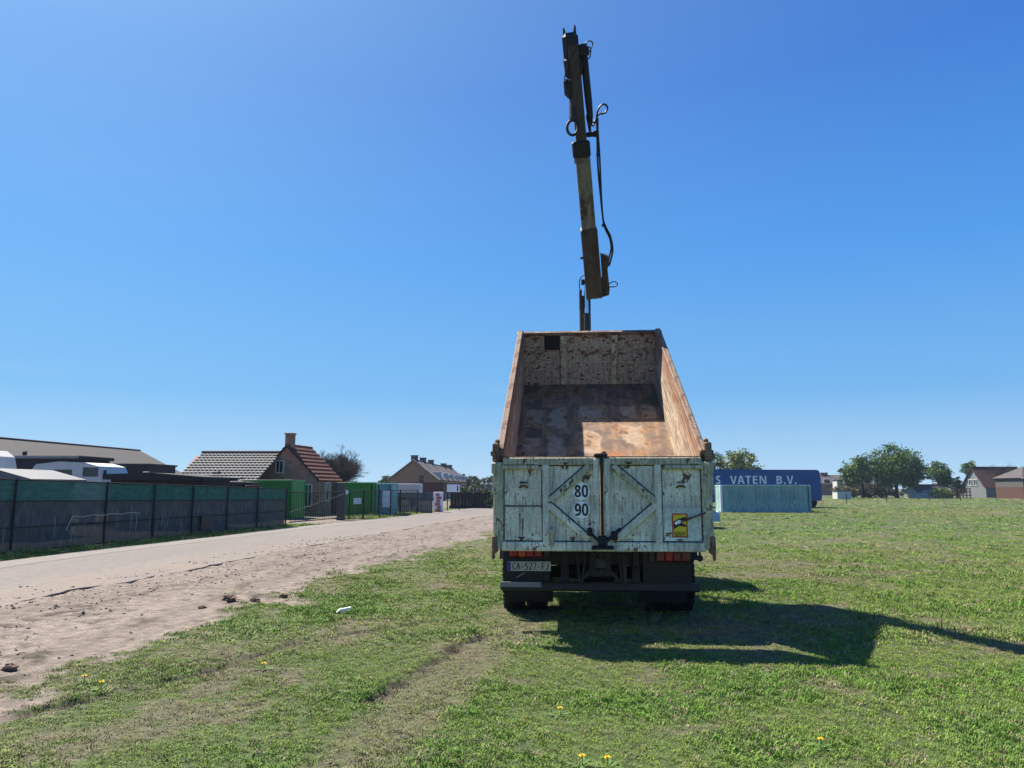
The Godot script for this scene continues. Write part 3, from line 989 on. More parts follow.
func slab(s: Shape, x0: float, y0: float, x1: float, y1: float, z: float, thick: float, bev := 0.008) -> void:
	s.box(Vector3((x0 + x1) / 2, (y0 + y1) / 2, z + thick / 2), Vector3(x1 - x0, y1 - y0, thick), bev)

func truck_tailgate(t: Node3D) -> void:
	var g := holder("tailgate", t, Vector3(0, 0, 0.0))
	var s := Shape.new()
	for q in [[-1.10, -0.045], [0.045, 1.10]]:
		s = Shape.new()
		slab(s, q[0], 0.99, q[1], 1.94, 0.0, 0.03, 0.004)
		part("door_panel", s, M.pale_paint, g)
	s = Shape.new()
	slab(s, -1.105, 1.895, 1.105, 1.98, -0.03, 0.10, 0.012)
	part("top_rail", s, M.pale_paint_worn, g)
	s = Shape.new()
	slab(s, -1.12, 0.945, 1.12, 1.045, -0.03, 0.105, 0.012)
	part("bottom_rail", s, M.pale_paint, g)
	s = Shape.new()
	slab(s, -1.1, 1.982, 1.1, 1.992, -0.02, 0.07, 0.003)
	part("worn_edge_strip", s, M.rusty_rail, g)
	for sg in [-1.0, 1.0]:
		s = Shape.new()
		slab(s, minf(sg * 1.10, sg * 1.215), 0.97, maxf(sg * 1.10, sg * 1.215), 1.93, -0.03, 0.095, 0.014)
		part("side_post", s, M.pale_paint_worn, g)
		s = Shape.new()
		s.box(Vector3(sg * 1.19, 2.04, -0.02), Vector3(0.08, 0.22, 0.12), 0.015)
		s.tube([Vector3(sg * 1.13, 2.03, 0.0), Vector3(sg * 1.25, 2.03, 0.0)], [0.03], 12)
		s.box(Vector3(sg * 1.175, 2.165, -0.02), Vector3(0.05, 0.05, 0.07), 0.012)
		part("hinge_block", s, M.rusty_rail, g)
		s = Shape.new()
		s.box(Vector3(sg * 1.20, 1.86, 0.05), Vector3(0.07, 0.13, 0.08), 0.015)
		s.box(Vector3(sg * 1.218, 1.68, 0.02), Vector3(0.03, 0.22, 0.06), 0.01)
		part("hinge_strap", s, M.pale_paint_worn, g)
		s = Shape.new()
		s.box(Vector3(sg * 1.195, 1.02, 0.03), Vector3(0.07, 0.20, 0.10), 0.02)
		s.box(Vector3(sg * 1.215, 0.93, 0.02), Vector3(0.035, 0.16, 0.06), 0.012)
		part("latch_hook", s, M.rusty_rail, g)
		s = Shape.new()
		slab(s, minf(sg * 0.02, sg * 0.09), 1.0, maxf(sg * 0.02, sg * 0.09), 1.965, 0.0, 0.085, 0.01)
		part("middle_post", s, M.pale_paint, g)
		s = Shape.new()
		slab(s, minf(sg * 0.585, sg * 0.66), 1.04, maxf(sg * 0.585, sg * 0.66), 1.90, 0.0, 0.075, 0.01)
		part("upright", s, M.pale_paint, g)
		for q in [[0.125, 1.885, 0.60, 1.475], [0.60, 1.455, 0.15, 1.075]]:
			s = Shape.new()
			s.bar(Vector3(sg * q[0], q[1], 0.052), Vector3(sg * q[2], q[3], 0.052), 0.075, 0.05, Vector3.BACK, 0.008)
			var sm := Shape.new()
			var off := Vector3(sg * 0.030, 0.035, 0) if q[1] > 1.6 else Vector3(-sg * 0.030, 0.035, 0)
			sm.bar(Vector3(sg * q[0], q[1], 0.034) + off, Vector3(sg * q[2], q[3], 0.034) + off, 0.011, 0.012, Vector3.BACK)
			part("brace_shade_bar", sm, M.black_steel, g)  # dark bar painting in the shadow gap along the brace
			part("diagonal_brace", s, M.pale_paint_worn if q[1] > 1.6 else M.pale_paint, g)
		s = Shape.new()
		slab(s, minf(sg * 0.67, sg * 1.085), 1.06, maxf(sg * 0.67, sg * 1.085), 1.425, 0.03, 0.014, 0.004)
		part("lower_plate", s, M.plate_paint if sg > 0 else M.pale_paint, g)
		s = Shape.new()
		slab(s, minf(sg * 0.67, sg * 1.085), 1.432, maxf(sg * 0.67, sg * 1.085), 1.447, 0.03, 0.012, 0.003)
		part("weld_seam", s, M.rusty_rail if sg < 0 else M.pale_paint, g)
		s = Shape.new()
		slab(s, minf(sg * 0.70, sg * 1.12), 1.845, maxf(sg * 0.70, sg * 1.12), 1.892, 0.03, 0.05, 0.008)
		part("hinge_plate", s, M.pale_paint_worn, g)
		s = Shape.new()
		s.tube([Vector3(sg * 0.83, 1.645, 0.03), Vector3(sg * 0.85, 1.66, 0.055), Vector3(sg * 0.90, 1.66, 0.055), Vector3(sg * 0.92, 1.645, 0.03)], [0.012], 6)
		s.box(Vector3(sg * 0.875, 1.70, 0.034), Vector3(0.09, 0.022, 0.01), 0.003)
		part("grab_loop", s, M.rusty_rail, g)
	# locking rod in the middle with its handle and the linkage at the foot
	s = Shape.new()
	s.tube([Vector3(0, 1.0, 0.10), Vector3(0, 2.02, 0.10)], [0.017], 10)
	part("lock_rod", s, M.black_steel, g)
	s = Shape.new()
	s.box(Vector3(-0.005, 2.005, 0.06), Vector3(0.15, 0.035, 0.12), 0.01)
	s.box(Vector3(0.03, 2.03, 0.05), Vector3(0.05, 0.03, 0.08), 0.01)
	part("rod_cap", s, M.black_steel, g)
	s = Shape.new()
	s.box(Vector3(0, 1.06, 0.10), Vector3(0.10, 0.12, 0.05), 0.015)
	s.bar(Vector3(0.0, 1.02, 0.12), Vector3(0.20, 1.20, 0.10), 0.035, 0.03, Vector3.BACK, 0.008)
	s.bar(Vector3(0.0, 1.02, 0.12), Vector3(-0.16, 1.17, 0.10), 0.03, 0.03, Vector3.BACK, 0.008)
	s.box(Vector3(0.13, 1.12, 0.105), Vector3(0.07, 0.10, 0.04), 0.012)
	s.box(Vector3(-0.14, 1.16, 0.10), Vector3(0.06, 0.09, 0.04), 0.012)
	s.tube([Vector3(-0.12, 0.99, 0.10), Vector3(0.12, 0.99, 0.10)], [0.022], 8)
	part("lock_linkage", s, M.black_steel, g)
	s = Shape.new()
	s.box(Vector3(-0.56, 1.10, 0.065), Vector3(0.055, 0.20, 0.05), 0.012)
	s.box(Vector3(-0.56, 1.16, 0.095), Vector3(0.075, 0.07, 0.03), 0.012)
	part("toggle_latch", s, M.pale_paint_worn, g)
	s = Shape.new()
	s.bar(Vector3(0.86, 1.27, 0.06), Vector3(1.13, 1.37, 0.08), 0.022, 0.016, Vector3.BACK, 0.004)
	part("tie_strap", s, M.rusty_rail, g)
	# rust that has run down from chips in the paint
	for q in [[-0.915, 1.36, 0.012, 0.26], [-0.885, 1.30, 0.016, 0.21], [-0.90, 1.10, 0.05, 0.045], [0.85, 1.085, 0.055, 0.03], [-0.80, 1.865, 0.04, 0.10], [-0.40, 1.925, 0.05, 0.03], [0.30, 1.93, 0.06, 0.03], [0.22, 1.30, 0.01, 0.16], [0.47, 1.62, 0.018, 0.05], [-0.33, 1.10, 0.05, 0.05]]:
		rng.seed = int(absf(q[0]) * 1000)
		var zz := 0.0455 if q[1] < 1.4 and absf(q[0]) > 0.66 else 0.0715 if q[1] > 1.9 else 0.031
		var poly := PackedVector2Array()
		for k in 7:
			poly.append(Vector2(q[0] - q[2] * (1.0 - 0.12 * k) * rng.randf_range(0.5, 1.0), q[1] - q[3] * k / 6.0))
		for k in 7:
			poly.append(Vector2(q[0] + q[2] * (0.28 + 0.12 * k) * rng.randf_range(0.5, 1.0), q[1] - q[3] * (6 - k) / 6.0 - 0.002))
		if Geometry2D.triangulate_polygon(poly).size() > 0:
			s = Shape.new()
			s.prism(poly, zz, zz + 0.001)
			part("rust_run", s, M.rusty_rail, g)
	# dark bars that paint in the shade of the grooves round the panels
	for sg in [-1.0, 1.0]:
		s = Shape.new()
		s.box(Vector3(sg * 1.096, 1.44, 0.034), Vector3(0.012, 0.80, 0.01), 0.0)
		part("groove_shade_bar", s, M.black_steel, g)
		s = Shape.new()
		s.box(Vector3(sg * 0.60, 1.052, 0.034), Vector3(0.95, 0.010, 0.012), 0.0)
		part("groove_shade_bar", s, M.black_steel, g)
		s = Shape.new()
		s.box(Vector3(sg * 0.60, 1.889, 0.034), Vector3(0.95, 0.010, 0.012), 0.0)
		part("groove_shade_bar", s, M.black_steel, g)
		s = Shape.new()
		s.box(Vector3(sg * 0.668, 1.44, 0.034), Vector3(0.009, 0.80, 0.01), 0.0)
		part("groove_shade_bar", s, M.black_steel, g)
	# speed discs
	for q in [[1.60, "80"], [1.395, "90"]]:
		s = Shape.new()
		disc(s, Vector3(-0.225, q[0], 0.031), 0.094, 0.004)
		part("speed_disc", s, M.white_print, g)
		text("speed_number", q[1], 0.135, 0.003, M.black_print, g, Vector3(-0.225, q[0], 0.0375), 0.78, 1.0)
	# warning sticker: red frame, yellow field, dark lorry seen from above with its hidden zones
	s = Shape.new()
	slab(s, 0.765, 1.10, 0.935, 1.36, 0.0445, 0.002, 0.0)
	var st := part("warning_sticker", s, M.red_print, g)
	s = Shape.new()
	slab(s, 0.779, 1.113, 0.921, 1.346, 0.0475, 0.001, 0.0)
	part("sticker_field", s, M.yellow_print, st)
	s = Shape.new()
	s.prism(PackedVector2Array([Vector2(0.782, 1.27), Vector2(0.83, 1.30), Vector2(0.918, 1.325), Vector2(0.918, 1.285), Vector2(0.86, 1.262), Vector2(0.918, 1.235), Vector2(0.918, 1.215), Vector2(0.84, 1.225), Vector2(0.782, 1.185)]), 0.0495, 0.0505)
	part("sticker_drawing", s, M.black_print, st)
	s = Shape.new()
	s.prism(PackedVector2Array([Vector2(0.795, 1.265), Vector2(0.84, 1.29), Vector2(0.88, 1.283), Vector2(0.845, 1.25), Vector2(0.80, 1.235)]), 0.0515, 0.0525)
	part("sticker_lorry", s, M.white_print, st)
	text("sticker_words", "ANGLES", 0.026, 0.001, M.black_print, st, Vector3(0.85, 1.150, 0.0495), 0.95, 1.0)
	text("sticker_words", "MORTS", 0.026, 0.001, M.black_print, st, Vector3(0.85, 1.124, 0.0495), 0.95, 1.0)
	s = Shape.new()
	s.tube([Vector3(1.06, 0.95, 0.02), Vector3(1.06, 0.90, 0.02)], [0.012], 6)
	s.tube([Vector3(1.06, 0.91, 0.02), Vector3(1.06, 0.895, 0.02), Vector3(1.06, 0.855, 0.02), Vector3(1.06, 0.84, 0.02)], [0.015, 0.034, 0.034, 0.012], 10)
	part("hanging_bolt", s, M.black_steel, g)

func truck_rear(t: Node3D) -> void:
	var z := -0.62
	var s := Shape.new()
	slab(s, -1.16, 0.53, -0.60, 0.93, z - 0.03, 0.03, 0.006)
	var left := part("light_panel", s, M.black_steel, t)
	s = Shape.new()
	slab(s, 0.50, 0.50, 1.07, 0.90, z - 0.03, 0.03, 0.006)
	part("light_panel", s, M.black_steel, t)
	for q in [[-1.075, 1.0, 0.825], [0.66, -1.0, 0.785]]:
		var lamp := holder("tail_light", t)
		var x0: float = q[0]
		var y0: float = q[2]
		s = Shape.new()
		slab(s, x0 - 0.01, y0 - 0.01, x0 + 0.40, y0 + 0.115, z, 0.035, 0.006)
		part("housing", s, M.black_steel, lamp)
		for k in 4:
			var kk := k if q[1] > 0 else 3 - k
			s = Shape.new()
			slab(s, x0 + 0.097 * k, y0, x0 + 0.097 * k + 0.093, y0 + 0.105, z + 0.035, 0.03, 0.01)
			part("lens", s, [M.red_lens, M.orange_lens, M.red_lens, M.red_lens][kk] if q[1] > 0 else [M.dull_lens, M.dull_lens, M.red_lens, M.dull_lens][kk], lamp)
		s = Shape.new()
		slab(s, x0 + (0.405 if q[1] > 0 else -0.085), y0 - 0.01, x0 + (0.475 if q[1] > 0 else -0.015), y0 + 0.115, z, 0.03, 0.006)
		part("bracket", s, M.dark_steel, lamp)
	s = Shape.new()
	slab(s, -1.11, 0.655, -0.59, 0.765, z + 0.004, 0.006, 0.002)
	var pl := part("number_plate", s, M.plate_face, t)
	s = Shape.new()
	slab(s, -1.108, 0.658, -1.07, 0.762, z + 0.0105, 0.0015, 0.0)
	part("country_band", s, M.blue_print, pl)
	text("plate_number", "CA-527-FJ", 0.080, 0.002, M.black_print, pl, Vector3(-0.8312, 0.71, z + 0.0115), 0.74, 1.0, 0, "Droid Sans Mono")
	text("plate_number", "CA-527-FJ", 0.080, 0.002, M.black_print, pl, Vector3(-0.8272, 0.7115, z + 0.0122), 0.74, 1.0, 0, "Droid Sans Mono")
	s = Shape.new()
	s.bar(Vector3(-1.0, 0.575, z + 0.012), Vector3(-0.90, 0.635, z + 0.012), 0.012, 0.006, Vector3.BACK)
	part("scrape", s, M.grey_paint, left)
	s = Shape.new()
	slab(s, -1.19, 0.43, 1.16, 0.53, z - 0.06, 0.13, 0.02)
	var bm := part("underrun_bar", s, M.dark_steel, t)
	s = Shape.new()
	slab(s, -1.185, 0.475, -0.70, 0.536, z + 0.072, 0.012, 0.004)
	part("worn_strip", s, M.grey_paint, bm)
	for x in [-0.42, 0.42]:
		s = Shape.new()
		s.bar(Vector3(x, 0.50, z - 0.05), Vector3(x, 0.86, z - 0.15), 0.07, 0.1, Vector3.RIGHT, 0.01)
		part("bar_hanger", s, M.black_steel, t)
	# rear cross beam with towing jaw, hoses and hinge brackets
	s = Shape.new()
	slab(s, -0.62, 0.72, 0.52, 0.98, z - 0.12, 0.06, 0.01)
	part("cross_beam", s, M.black_steel, t)
	s = Shape.new()
	s.box(Vector3(0, 0.74, z), Vector3(0.26, 0.30, 0.05), 0.02)
	s.box(Vector3(0, 0.76, z + 0.06), Vector3(0.15, 0.16, 0.14), 0.03)
	s.tube([Vector3(0, 0.64, z + 0.09), Vector3(0, 0.90, z + 0.09)], [0.025], 10)
	s.bar(Vector3(-0.2, 0.58, z), Vector3(-0.08, 0.68, z), 0.04, 0.03, Vector3.BACK)
	s.bar(Vector3(0.2, 0.58, z), Vector3(0.08, 0.68, z), 0.04, 0.03, Vector3.BACK)
	part("towing_jaw", s, M.dark_steel, t)
	for x in [-0.35, 0.35]:
		s = Shape.new()
		s.box(Vector3(x, 1.02, -0.66), Vector3(0.05, 0.20, 0.18), 0.015)
		part("bed_hinge", s, M.black_steel, t)
	for q in [[-0.28, 0.34, 0.10], [0.30, 0.38, -0.04], [0.22, 0.36, 0.08]]:
		s = Shape.new()
		var pts := []
		for k in 9:
			var u := k / 8.0
			pts.append(Vector3(q[0] + q[2] * u, 0.86 - q[1] * sin(u * PI), z + 0.02 + 0.05 * sin(u * PI)))
		s.tube(pts, [0.014], 6)
		part("air_hose", s, M.hose, t)
	for x in [-0.88, 0.80]:
		s = Shape.new()
		slab(s, x - 0.30, 0.20, x + 0.30, 0.52, -1.30, 0.012, 0.002)
		part("mud_flap", s, M.rubber, t)

func truck_crane(t: Node3D) -> void:
	var c := holder("loader_crane", t)
	var s := Shape.new()
	s.box(Vector3(0, 1.05, -4.72), Vector3(0.62, 0.5, 0.46), 0.03)
	s.box(Vector3(0, 0.86, -4.72), Vector3(2.24, 0.16, 0.2), 0.012)
	part("crane_base", s, M.crane_paint, c)
	for sg in [-1.0, 1.0]:
		s = Shape.new()
		s.box(Vector3(sg * 1.06, 0.86, -4.72), Vector3(0.13, 0.78, 0.13), 0.012)
		s.tube([Vector3(sg * 1.06, 0.48, -4.72), Vector3(sg * 1.06, 0.38, -4.72)], [0.04], 10)
		s.box(Vector3(sg * 1.06, 0.365, -4.72), Vector3(0.24, 0.03, 0.24), 0.008)
		part("outrigger_leg", s, M.crane_paint, c)
	s = Shape.new()
	s.box(Vector3(-0.035, 3.15, -4.72), Vector3(0.20, 3.85, 0.22), 0.02)
	s.box(Vector3(-0.115, 5.0, -4.66), Vector3(0.05, 0.32, 0.30), 0.012)
	part("column", s, M.crane_paint, c)
	s = Shape.new()
	s.tube([Vector3(-0.01, 3.4, -4.54), Vector3(-0.01, 4.72, -4.54)], [0.052], 14)
	part("ram_barrel", s, M.dark_steel, c)
	s = Shape.new()
	s.tube([Vector3(-0.01, 4.72, -4.54), Vector3(-0.02, 5.30, -4.54)], [0.036], 14)
	part("ram_rod", s, M.chrome, c)
	s = Shape.new()
	s.tube([Vector3(-0.10, 5.30, -4.54), Vector3(0.14, 5.30, -4.54)], [0.055], 12)
	part("ram_pin", s, M.black_steel, c)
	# boom: A is the foot, leaning back over the bed and to the left
	var A := Vector3(0.135, 5.08, -4.66)
	var B := Vector3(-0.27, 9.32, -2.50)
	var up := (B - A).normalized()
	var right := (Vector3.RIGHT - up * up.x).normalized()
	var back := right.cross(up)
	var len := A.distance_to(B)
	var f := Transform3D(Basis(right, up * 1.03, back), A)
	var sec := func(called: String, y0: float, y1: float, w: float, d: float, m: Material, x := 0.0) -> void:
		var q := Shape.new()
		q.frame = f
		q.box(Vector3(x, (y0 + y1) / 2, 0), Vector3(w, y1 - y0, d), 0.022)
		part(called, q, m, c)
	sec.call("boom_foot", -0.02, 1.18, 0.29, 0.42, M.crane_paint)
	sec.call("boom_middle", 1.15, 2.5, 0.245, 0.38, M.crane_light)
	sec.call("boom_upper", 2.45, 4.05, 0.18, 0.33, M.crane_paint)
	s = Shape.new()
	s.frame = f
	s.box(Vector3(-0.012, 2.47, 0.0), Vector3(0.30, 0.26, 0.44), 0.025)
	s.box(Vector3(-0.135, 2.37, 0.0), Vector3(0.02, 0.24, 0.14), 0.006)
	s.box(Vector3(0.15, 2.68, 0.0), Vector3(0.12, 0.08, 0.12), 0.015)
	s.box(Vector3(0.235, 2.68, 0.0), Vector3(0.07, 0.10, 0.09), 0.015)
	part("boom_collar", s, M.black_steel, c)
	s = Shape.new()
	s.frame = f
	s.box(Vector3(-0.15, 0.68, 0), Vector3(0.09, 0.04, 0.05), 0.01)
	part("boom_stop", s, M.black_steel, c)
	# valve bracket beside the foot
	s = Shape.new()
	s.frame = f
	s.prism(PackedVector2Array([Vector2(0.09, -0.03), Vector2(0.26, 0.0), Vector2(0.28, 0.10), Vector2(0.27, 0.45), Vector2(0.33, 0.66), Vector2(0.17, 0.72), Vector2(0.165, 0.30), Vector2(0.12, 0.22)]), -0.10, 0.10)
	part("side_bracket", s, M.crane_paint, c)
	s = Shape.new()
	s.frame = f
	for q in [[0.10, 0.05, 0.16], [0.17, 0.06, 0.16], [0.03, 0.02, 0.165]]:
		s.box(Vector3(q[0], q[1], q[2]), Vector3(0.08, 0.09, 0.05), 0.012)
	part("valve_block", s, M.black_steel, c)
	# head with sheave cheeks, horns and hydraulic blocks
	s = Shape.new()
	s.frame = f
	s.box(Vector3(-0.03, 3.72, 0), Vector3(0.29, 0.32, 0.30), 0.05)
	s.box(Vector3(-0.07, 3.40, 0.02), Vector3(0.28, 0.28, 0.28), 0.07)
	s.box(Vector3(-0.04, 4.02, 0), Vector3(0.26, 0.42, 0.26), 0.06)
	s.box(Vector3(-0.16, 3.50, 0.06), Vector3(0.10, 0.12, 0.12), 0.03)
	s.box(Vector3(-0.155, 3.82, 0.02), Vector3(0.05, 0.10, 0.08), 0.015)
	s.tube([Vector3(-0.12, 4.17, 0.0), Vector3(-0.13, 4.31, 0.0)], [0.035, 0.012], 8)
	s.tube([Vector3(0.035, 4.17, 0.0), Vector3(0.055, 4.33, 0.0)], [0.035, 0.012], 8)
	s.box(Vector3(0.15, 3.93, 0.05), Vector3(0.20, 0.20, 0.16), 0.05)
	part("boom_head", s, M.black_steel, c)
	s = Shape.new()
	s.frame = f
	s.tube([Vector3(0.17, 3.95, 0.06), Vector3(0.165, 3.6, 0.06), Vector3(0.175, 3.2, 0.06), Vector3(0.18, 2.95, 0.06), Vector3(0.178, 2.85, 0.06)], [0.05, 0.06, 0.06, 0.05, 0.03], 10)
	part("extension_ram", s, M.black_steel, c)
	# hook hanging on the left
	s = Shape.new()
	var top := f * Vector3(-0.10, 3.32, 0.02)
	s.box(top + Vector3(0.02, -0.22, 0), Vector3(0.11, 0.46, 0.10), 0.03)
	s.tube([top + Vector3(0.02, 0.12, 0), top + Vector3(0.02, -0.1, 0)], [0.04], 8)
	part("hook_block", s, M.crane_paint, c)
	s = Shape.new()
	var ring := []
	for k in 17:
		var a := TAU * k / 16.0 + PI / 2
		ring.append(top + Vector3(0.015 + 0.09 * cos(a), -0.58 + 0.13 * sin(a), 0))
	s.tube(ring, [0.024], 8, false)
	part("hook_ring", s, M.dark_steel, c)
	# hoses
	var runs := [
		[Vector2(0.178, 2.9), Vector2(0.16, 2.6 + 0.12), Vector2(0.13, 2.98), Vector2(0.19, 3.02)],
		[Vector2(0.18, 2.92), Vector2(0.21, 2.80), Vector2(0.32, 2.97), Vector2(0.43, 2.98), Vector2(0.48, 3.06), Vector2(0.42, 3.12), Vector2(0.33, 3.06), Vector2(0.29, 2.95), Vector2(0.275, 2.7), Vector2(0.245, 2.2), Vector2(0.25, 1.7), Vector2(0.27, 1.25), Vector2(0.36, 1.02), Vector2(0.385, 0.75), Vector2(0.30, 0.5)],
		[Vector2(0.15, 3.0), Vector2(0.16, 2.90), Vector2(0.24, 2.86), Vector2(0.30, 2.92), Vector2(0.29, 2.75), Vector2(0.285, 2.3), Vector2(0.26, 1.6), Vector2(0.27, 1.2), Vector2(0.35, 0.98), Vector2(0.36, 0.78), Vector2(0.30, 0.60)],
		[Vector2(0.10, 3.9), Vector2(0.0, 3.75), Vector2(-0.10, 3.62), Vector2(-0.12, 3.45)],
		[Vector2(0.20, 3.98), Vector2(0.27, 3.96), Vector2(0.25, 3.83), Vector2(0.17, 3.78), Vector2(0.09, 3.68)],
		[Vector2(0.22, 4.02), Vector2(0.10, 4.02), Vector2(-0.02, 3.9), Vector2(-0.14, 3.7), Vector2(-0.19, 3.5), Vector2(-0.12, 3.32)],
		[Vector2(0.25, 3.9), Vector2(0.31, 4.02), Vector2(0.24, 4.06), Vector2(0.12, 3.95), Vector2(0.06, 3.8), Vector2(0.10, 3.6)],
		[Vector2(0.27, 0.18), Vector2(0.35, 0.22), Vector2(0.42, 0.19), Vector2(0.41, 0.14), Vector2(0.34, 0.13), Vector2(0.26, 0.14)],
		[Vector2(-0.02, 0.36), Vector2(-0.13, 0.40), Vector2(-0.22, 0.34), Vector2(-0.25, 0.22), Vector2(-0.245, 0.05)],
	]
	for i in runs.size():
		var cv := Curve3D.new()
		var q: Array = runs[i]
		for k in q.size():
			var tan: Vector2 = (q[mini(k + 1, q.size() - 1)] - q[maxi(k - 1, 0)]) / 6.0
			cv.add_point(Vector3(q[k].x, q[k].y, 0.16 if i in [3, 4, 5, 6] else 0.05), -Vector3(tan.x, tan.y, 0), Vector3(tan.x, tan.y, 0))
		var pts := []
		var n := q.size() * 5
		for k in n + 1:
			pts.append(f * cv.sample_baked(cv.get_baked_length() * k / n, true))
		s = Shape.new()
		s.tube(pts, [0.016 if i < 3 else 0.010], 6)
		part("hydraulic_hose", s, M.hose, c)
	for q in [[2.35, 0.265], [1.2, 0.265]]:
		s = Shape.new()
		s.frame = f
		s.box(Vector3(q[1], q[0], 0.05), Vector3(0.07, 0.05, 0.05), 0.01)
		part("hose_clamp", s, M.black_steel, c)

func truck_cab(t: Node3D) -> void:
	var cab := holder("cab", t)
	var s := Shape.new()
	s.frame = Transform3D(Basis(Vector3(0, 0, -1), Vector3.UP, Vector3(1, 0, 0)), Vector3.ZERO)
	# outline seen from the right: x forward, y up
	s.prism(PackedVector2Array([Vector2(5.05, 0.72), Vector2(5.05, 2.62), Vector2(5.15, 2.72), Vector2(6.25, 2.72), Vector2(6.42, 2.6), Vector2(6.62, 1.75), Vector2(6.66, 0.72)]), -1.13, 1.13)
	part("cab_shell", s, M.pale_paint, cab)
	s = Shape.new()
	s.box(Vector3(0, 0.55, -6.62), Vector3(2.3, 0.34, 0.2), 0.04)
	part("front_bumper", s, M.dark_steel, cab)
	s = Shape.new()
	var wn := Vector3(0, 0.2, -1).normalized()
	s.quad(Vector3(-1.0, 1.8, -6.63), Vector3(1.0, 1.8, -6.63), Vector3(0.96, 2.5, -6.465), Vector3(-0.96, 2.5, -6.465), wn)
	part("windscreen", s, M.glass_dark, cab)
	for sg in [-1.0, 1.0]:
		s = Shape.new()
		s.box(Vector3(sg * 1.135, 2.1, -5.85), Vector3(0.012, 0.62, 0.85), 0.004)
		part("side_window", s, M.glass_dark, cab)
		s = Shape.new()
		s.box(Vector3(sg * 1.137, 1.2, -5.85), Vector3(0.02, 1.05, 0.95), 0.01)
		part("door", s, M.pale_paint, cab)
		s = Shape.new()
		s.box(Vector3(sg * 1.32, 2.05, -6.45), Vector3(0.18, 0.36, 0.06), 0.02)
		s.bar(Vector3(sg * 1.12, 2.25, -6.4), Vector3(sg * 1.3, 2.2, -6.45), 0.025, 0.025)
		part("mirror", s, M.black_steel, cab)
	s = Shape.new()
	s.box(Vector3(0, 2.1, -5.043), Vector3(0.9, 0.4, 0.012), 0.004)
	part("rear_window", s, M.glass_dark, cab)

# ---------------------------------------------------------------- buildings and plants
# gable roof body: outline across x, ridge along z; node at ground, front gable at z = 0, running back to -length
func gable_house(o: Node3D, w: float, eave: float, ridge: float, length: float, wall: Material, roof: Material, tile: float, over := 0.2, eave_r := -1.0) -> void:
	var er := eave if eave_r < 0.0 else eave_r
	var s := Shape.new()
	s.prism(PackedVector2Array([Vector2(-w / 2, 0), Vector2(-w / 2, eave - 0.06), Vector2(0, ridge - 0.06), Vector2(w / 2, er - 0.06), Vector2(w / 2, 0)]), -length, 0.0)
	part("wall", s, wall, o)
	for sg in [-1.0, 1.0]:
		var e: float = eave if sg < 0 else er
		var slope := Vector3(sg * w / 2, e - ridge, 0)
		var k := 1.0 + over / slope.length()
		roof_slope(o, Vector3(0, ridge, over), slope * k, Vector3(0, 0, -length - 2 * over), roof, tile)
	s = Shape.new()
	s.tube([Vector3(0, ridge + 0.02, over), Vector3(0, ridge + 0.02, -length - over)], [0.09], 8)
	part("ridge", s, roof, o)

# one roof plane from a ridge corner: down = vector to the eave, along = vector along the ridge; rows of overlapping pan tiles
func roof_slope(o: Node3D, corner: Vector3, down: Vector3, along_v: Vector3, m: Material, tile: float) -> void:
	var nrm := down.cross(along_v).normalized()
	if nrm.y < 0: nrm = -nrm
	var s := Shape.new()
	if tile <= 0.0:
		for a in [[0.0, nrm], [-0.1, -nrm]]:
			var q: Vector3 = nrm * a[0]
			s.quad(corner + q, corner + down + q, corner + down + along_v + q, corner + along_v + q, a[1])
		var b := -nrm * 0.1
		s.quad(corner, corner + down, corner + down + b, corner + b, -along_v)
		s.quad(corner + along_v, corner + down + along_v, corner + down + along_v + b, corner + along_v + b, along_v)
		s.quad(corner + down, corner + down + along_v, corner + down + along_v + b, corner + down + b, down)
		part("roof", s, m, o)
		return
	var rows := maxi(2, int(down.length() / (tile * 1.25)))
	var cols := maxi(2, int(along_v.length() / tile))
	var ns := 4
	for r in rows:
		var t0 := float(r) / rows
		var t1 := minf(1.0, float(r + 1) / rows + 0.012)
		var lift0 := nrm * 0.0
		var lift1 := nrm * tile * 0.26
		for k in cols * ns:
			var u0 := float(k) / (cols * ns)
			var u1 := float(k + 1) / (cols * ns)
			var h0 := nrm * tile * 0.16 * (0.5 - 0.5 * cos(TAU * u0 * cols))
			var h1 := nrm * tile * 0.16 * (0.5 - 0.5 * cos(TAU * u1 * cols))
			var a := corner + down * t0 + along_v * u0 + h0 + lift0
			var b := corner + down * t0 + along_v * u1 + h1 + lift0
			var c := corner + down * t1 + along_v * u1 + h1 + lift1
			var d := corner + down * t1 + along_v * u0 + h0 + lift1
			s.quad(a, b, c, d, nrm)
			s.quad(d, c, c - lift1 * 1.2, d - lift1 * 1.2, down)
	s.quad(corner - nrm * 0.05, corner + down - nrm * 0.05, corner + down + along_v - nrm * 0.05, corner + along_v - nrm * 0.05, -nrm)
	var p := part("roof_tiles", s, m, o)
	p.set_meta("kind", "stuff")

# window in the plane z = const facing +z: frame bars, recessed pane
func window(o: Node3D, at: Vector3, w: float, h: float, frame_m: Material, turn := 0.0, bars := 1, glass := "glass_dark") -> void:
	var wn := holder("window", o, at)
	wn.rotation.y = turn
	var s := Shape.new()
	var b := maxf(0.06, w * 0.11)
	for x in [-w / 2, w / 2]: s.box(Vector3(x, 0, 0.02), Vector3(b, h + b, 0.10), 0.01)
	for y in [-h / 2, h / 2]: s.box(Vector3(0, y, 0.02), Vector3(w - b, b, 0.10), 0.01)
	for k in bars:
		s.box(Vector3(-w / 2 + w * (k + 1.0) / (bars + 1.0), 0, 0.02), Vector3(b * 0.7, h - b, 0.07), 0.0)
	part("frame", s, frame_m, wn)
	s = Shape.new()
	s.box(Vector3(0, 0, 0.012), Vector3(w - b, h - b, 0.03), 0.0)
	part("pane", s, M[glass], wn)

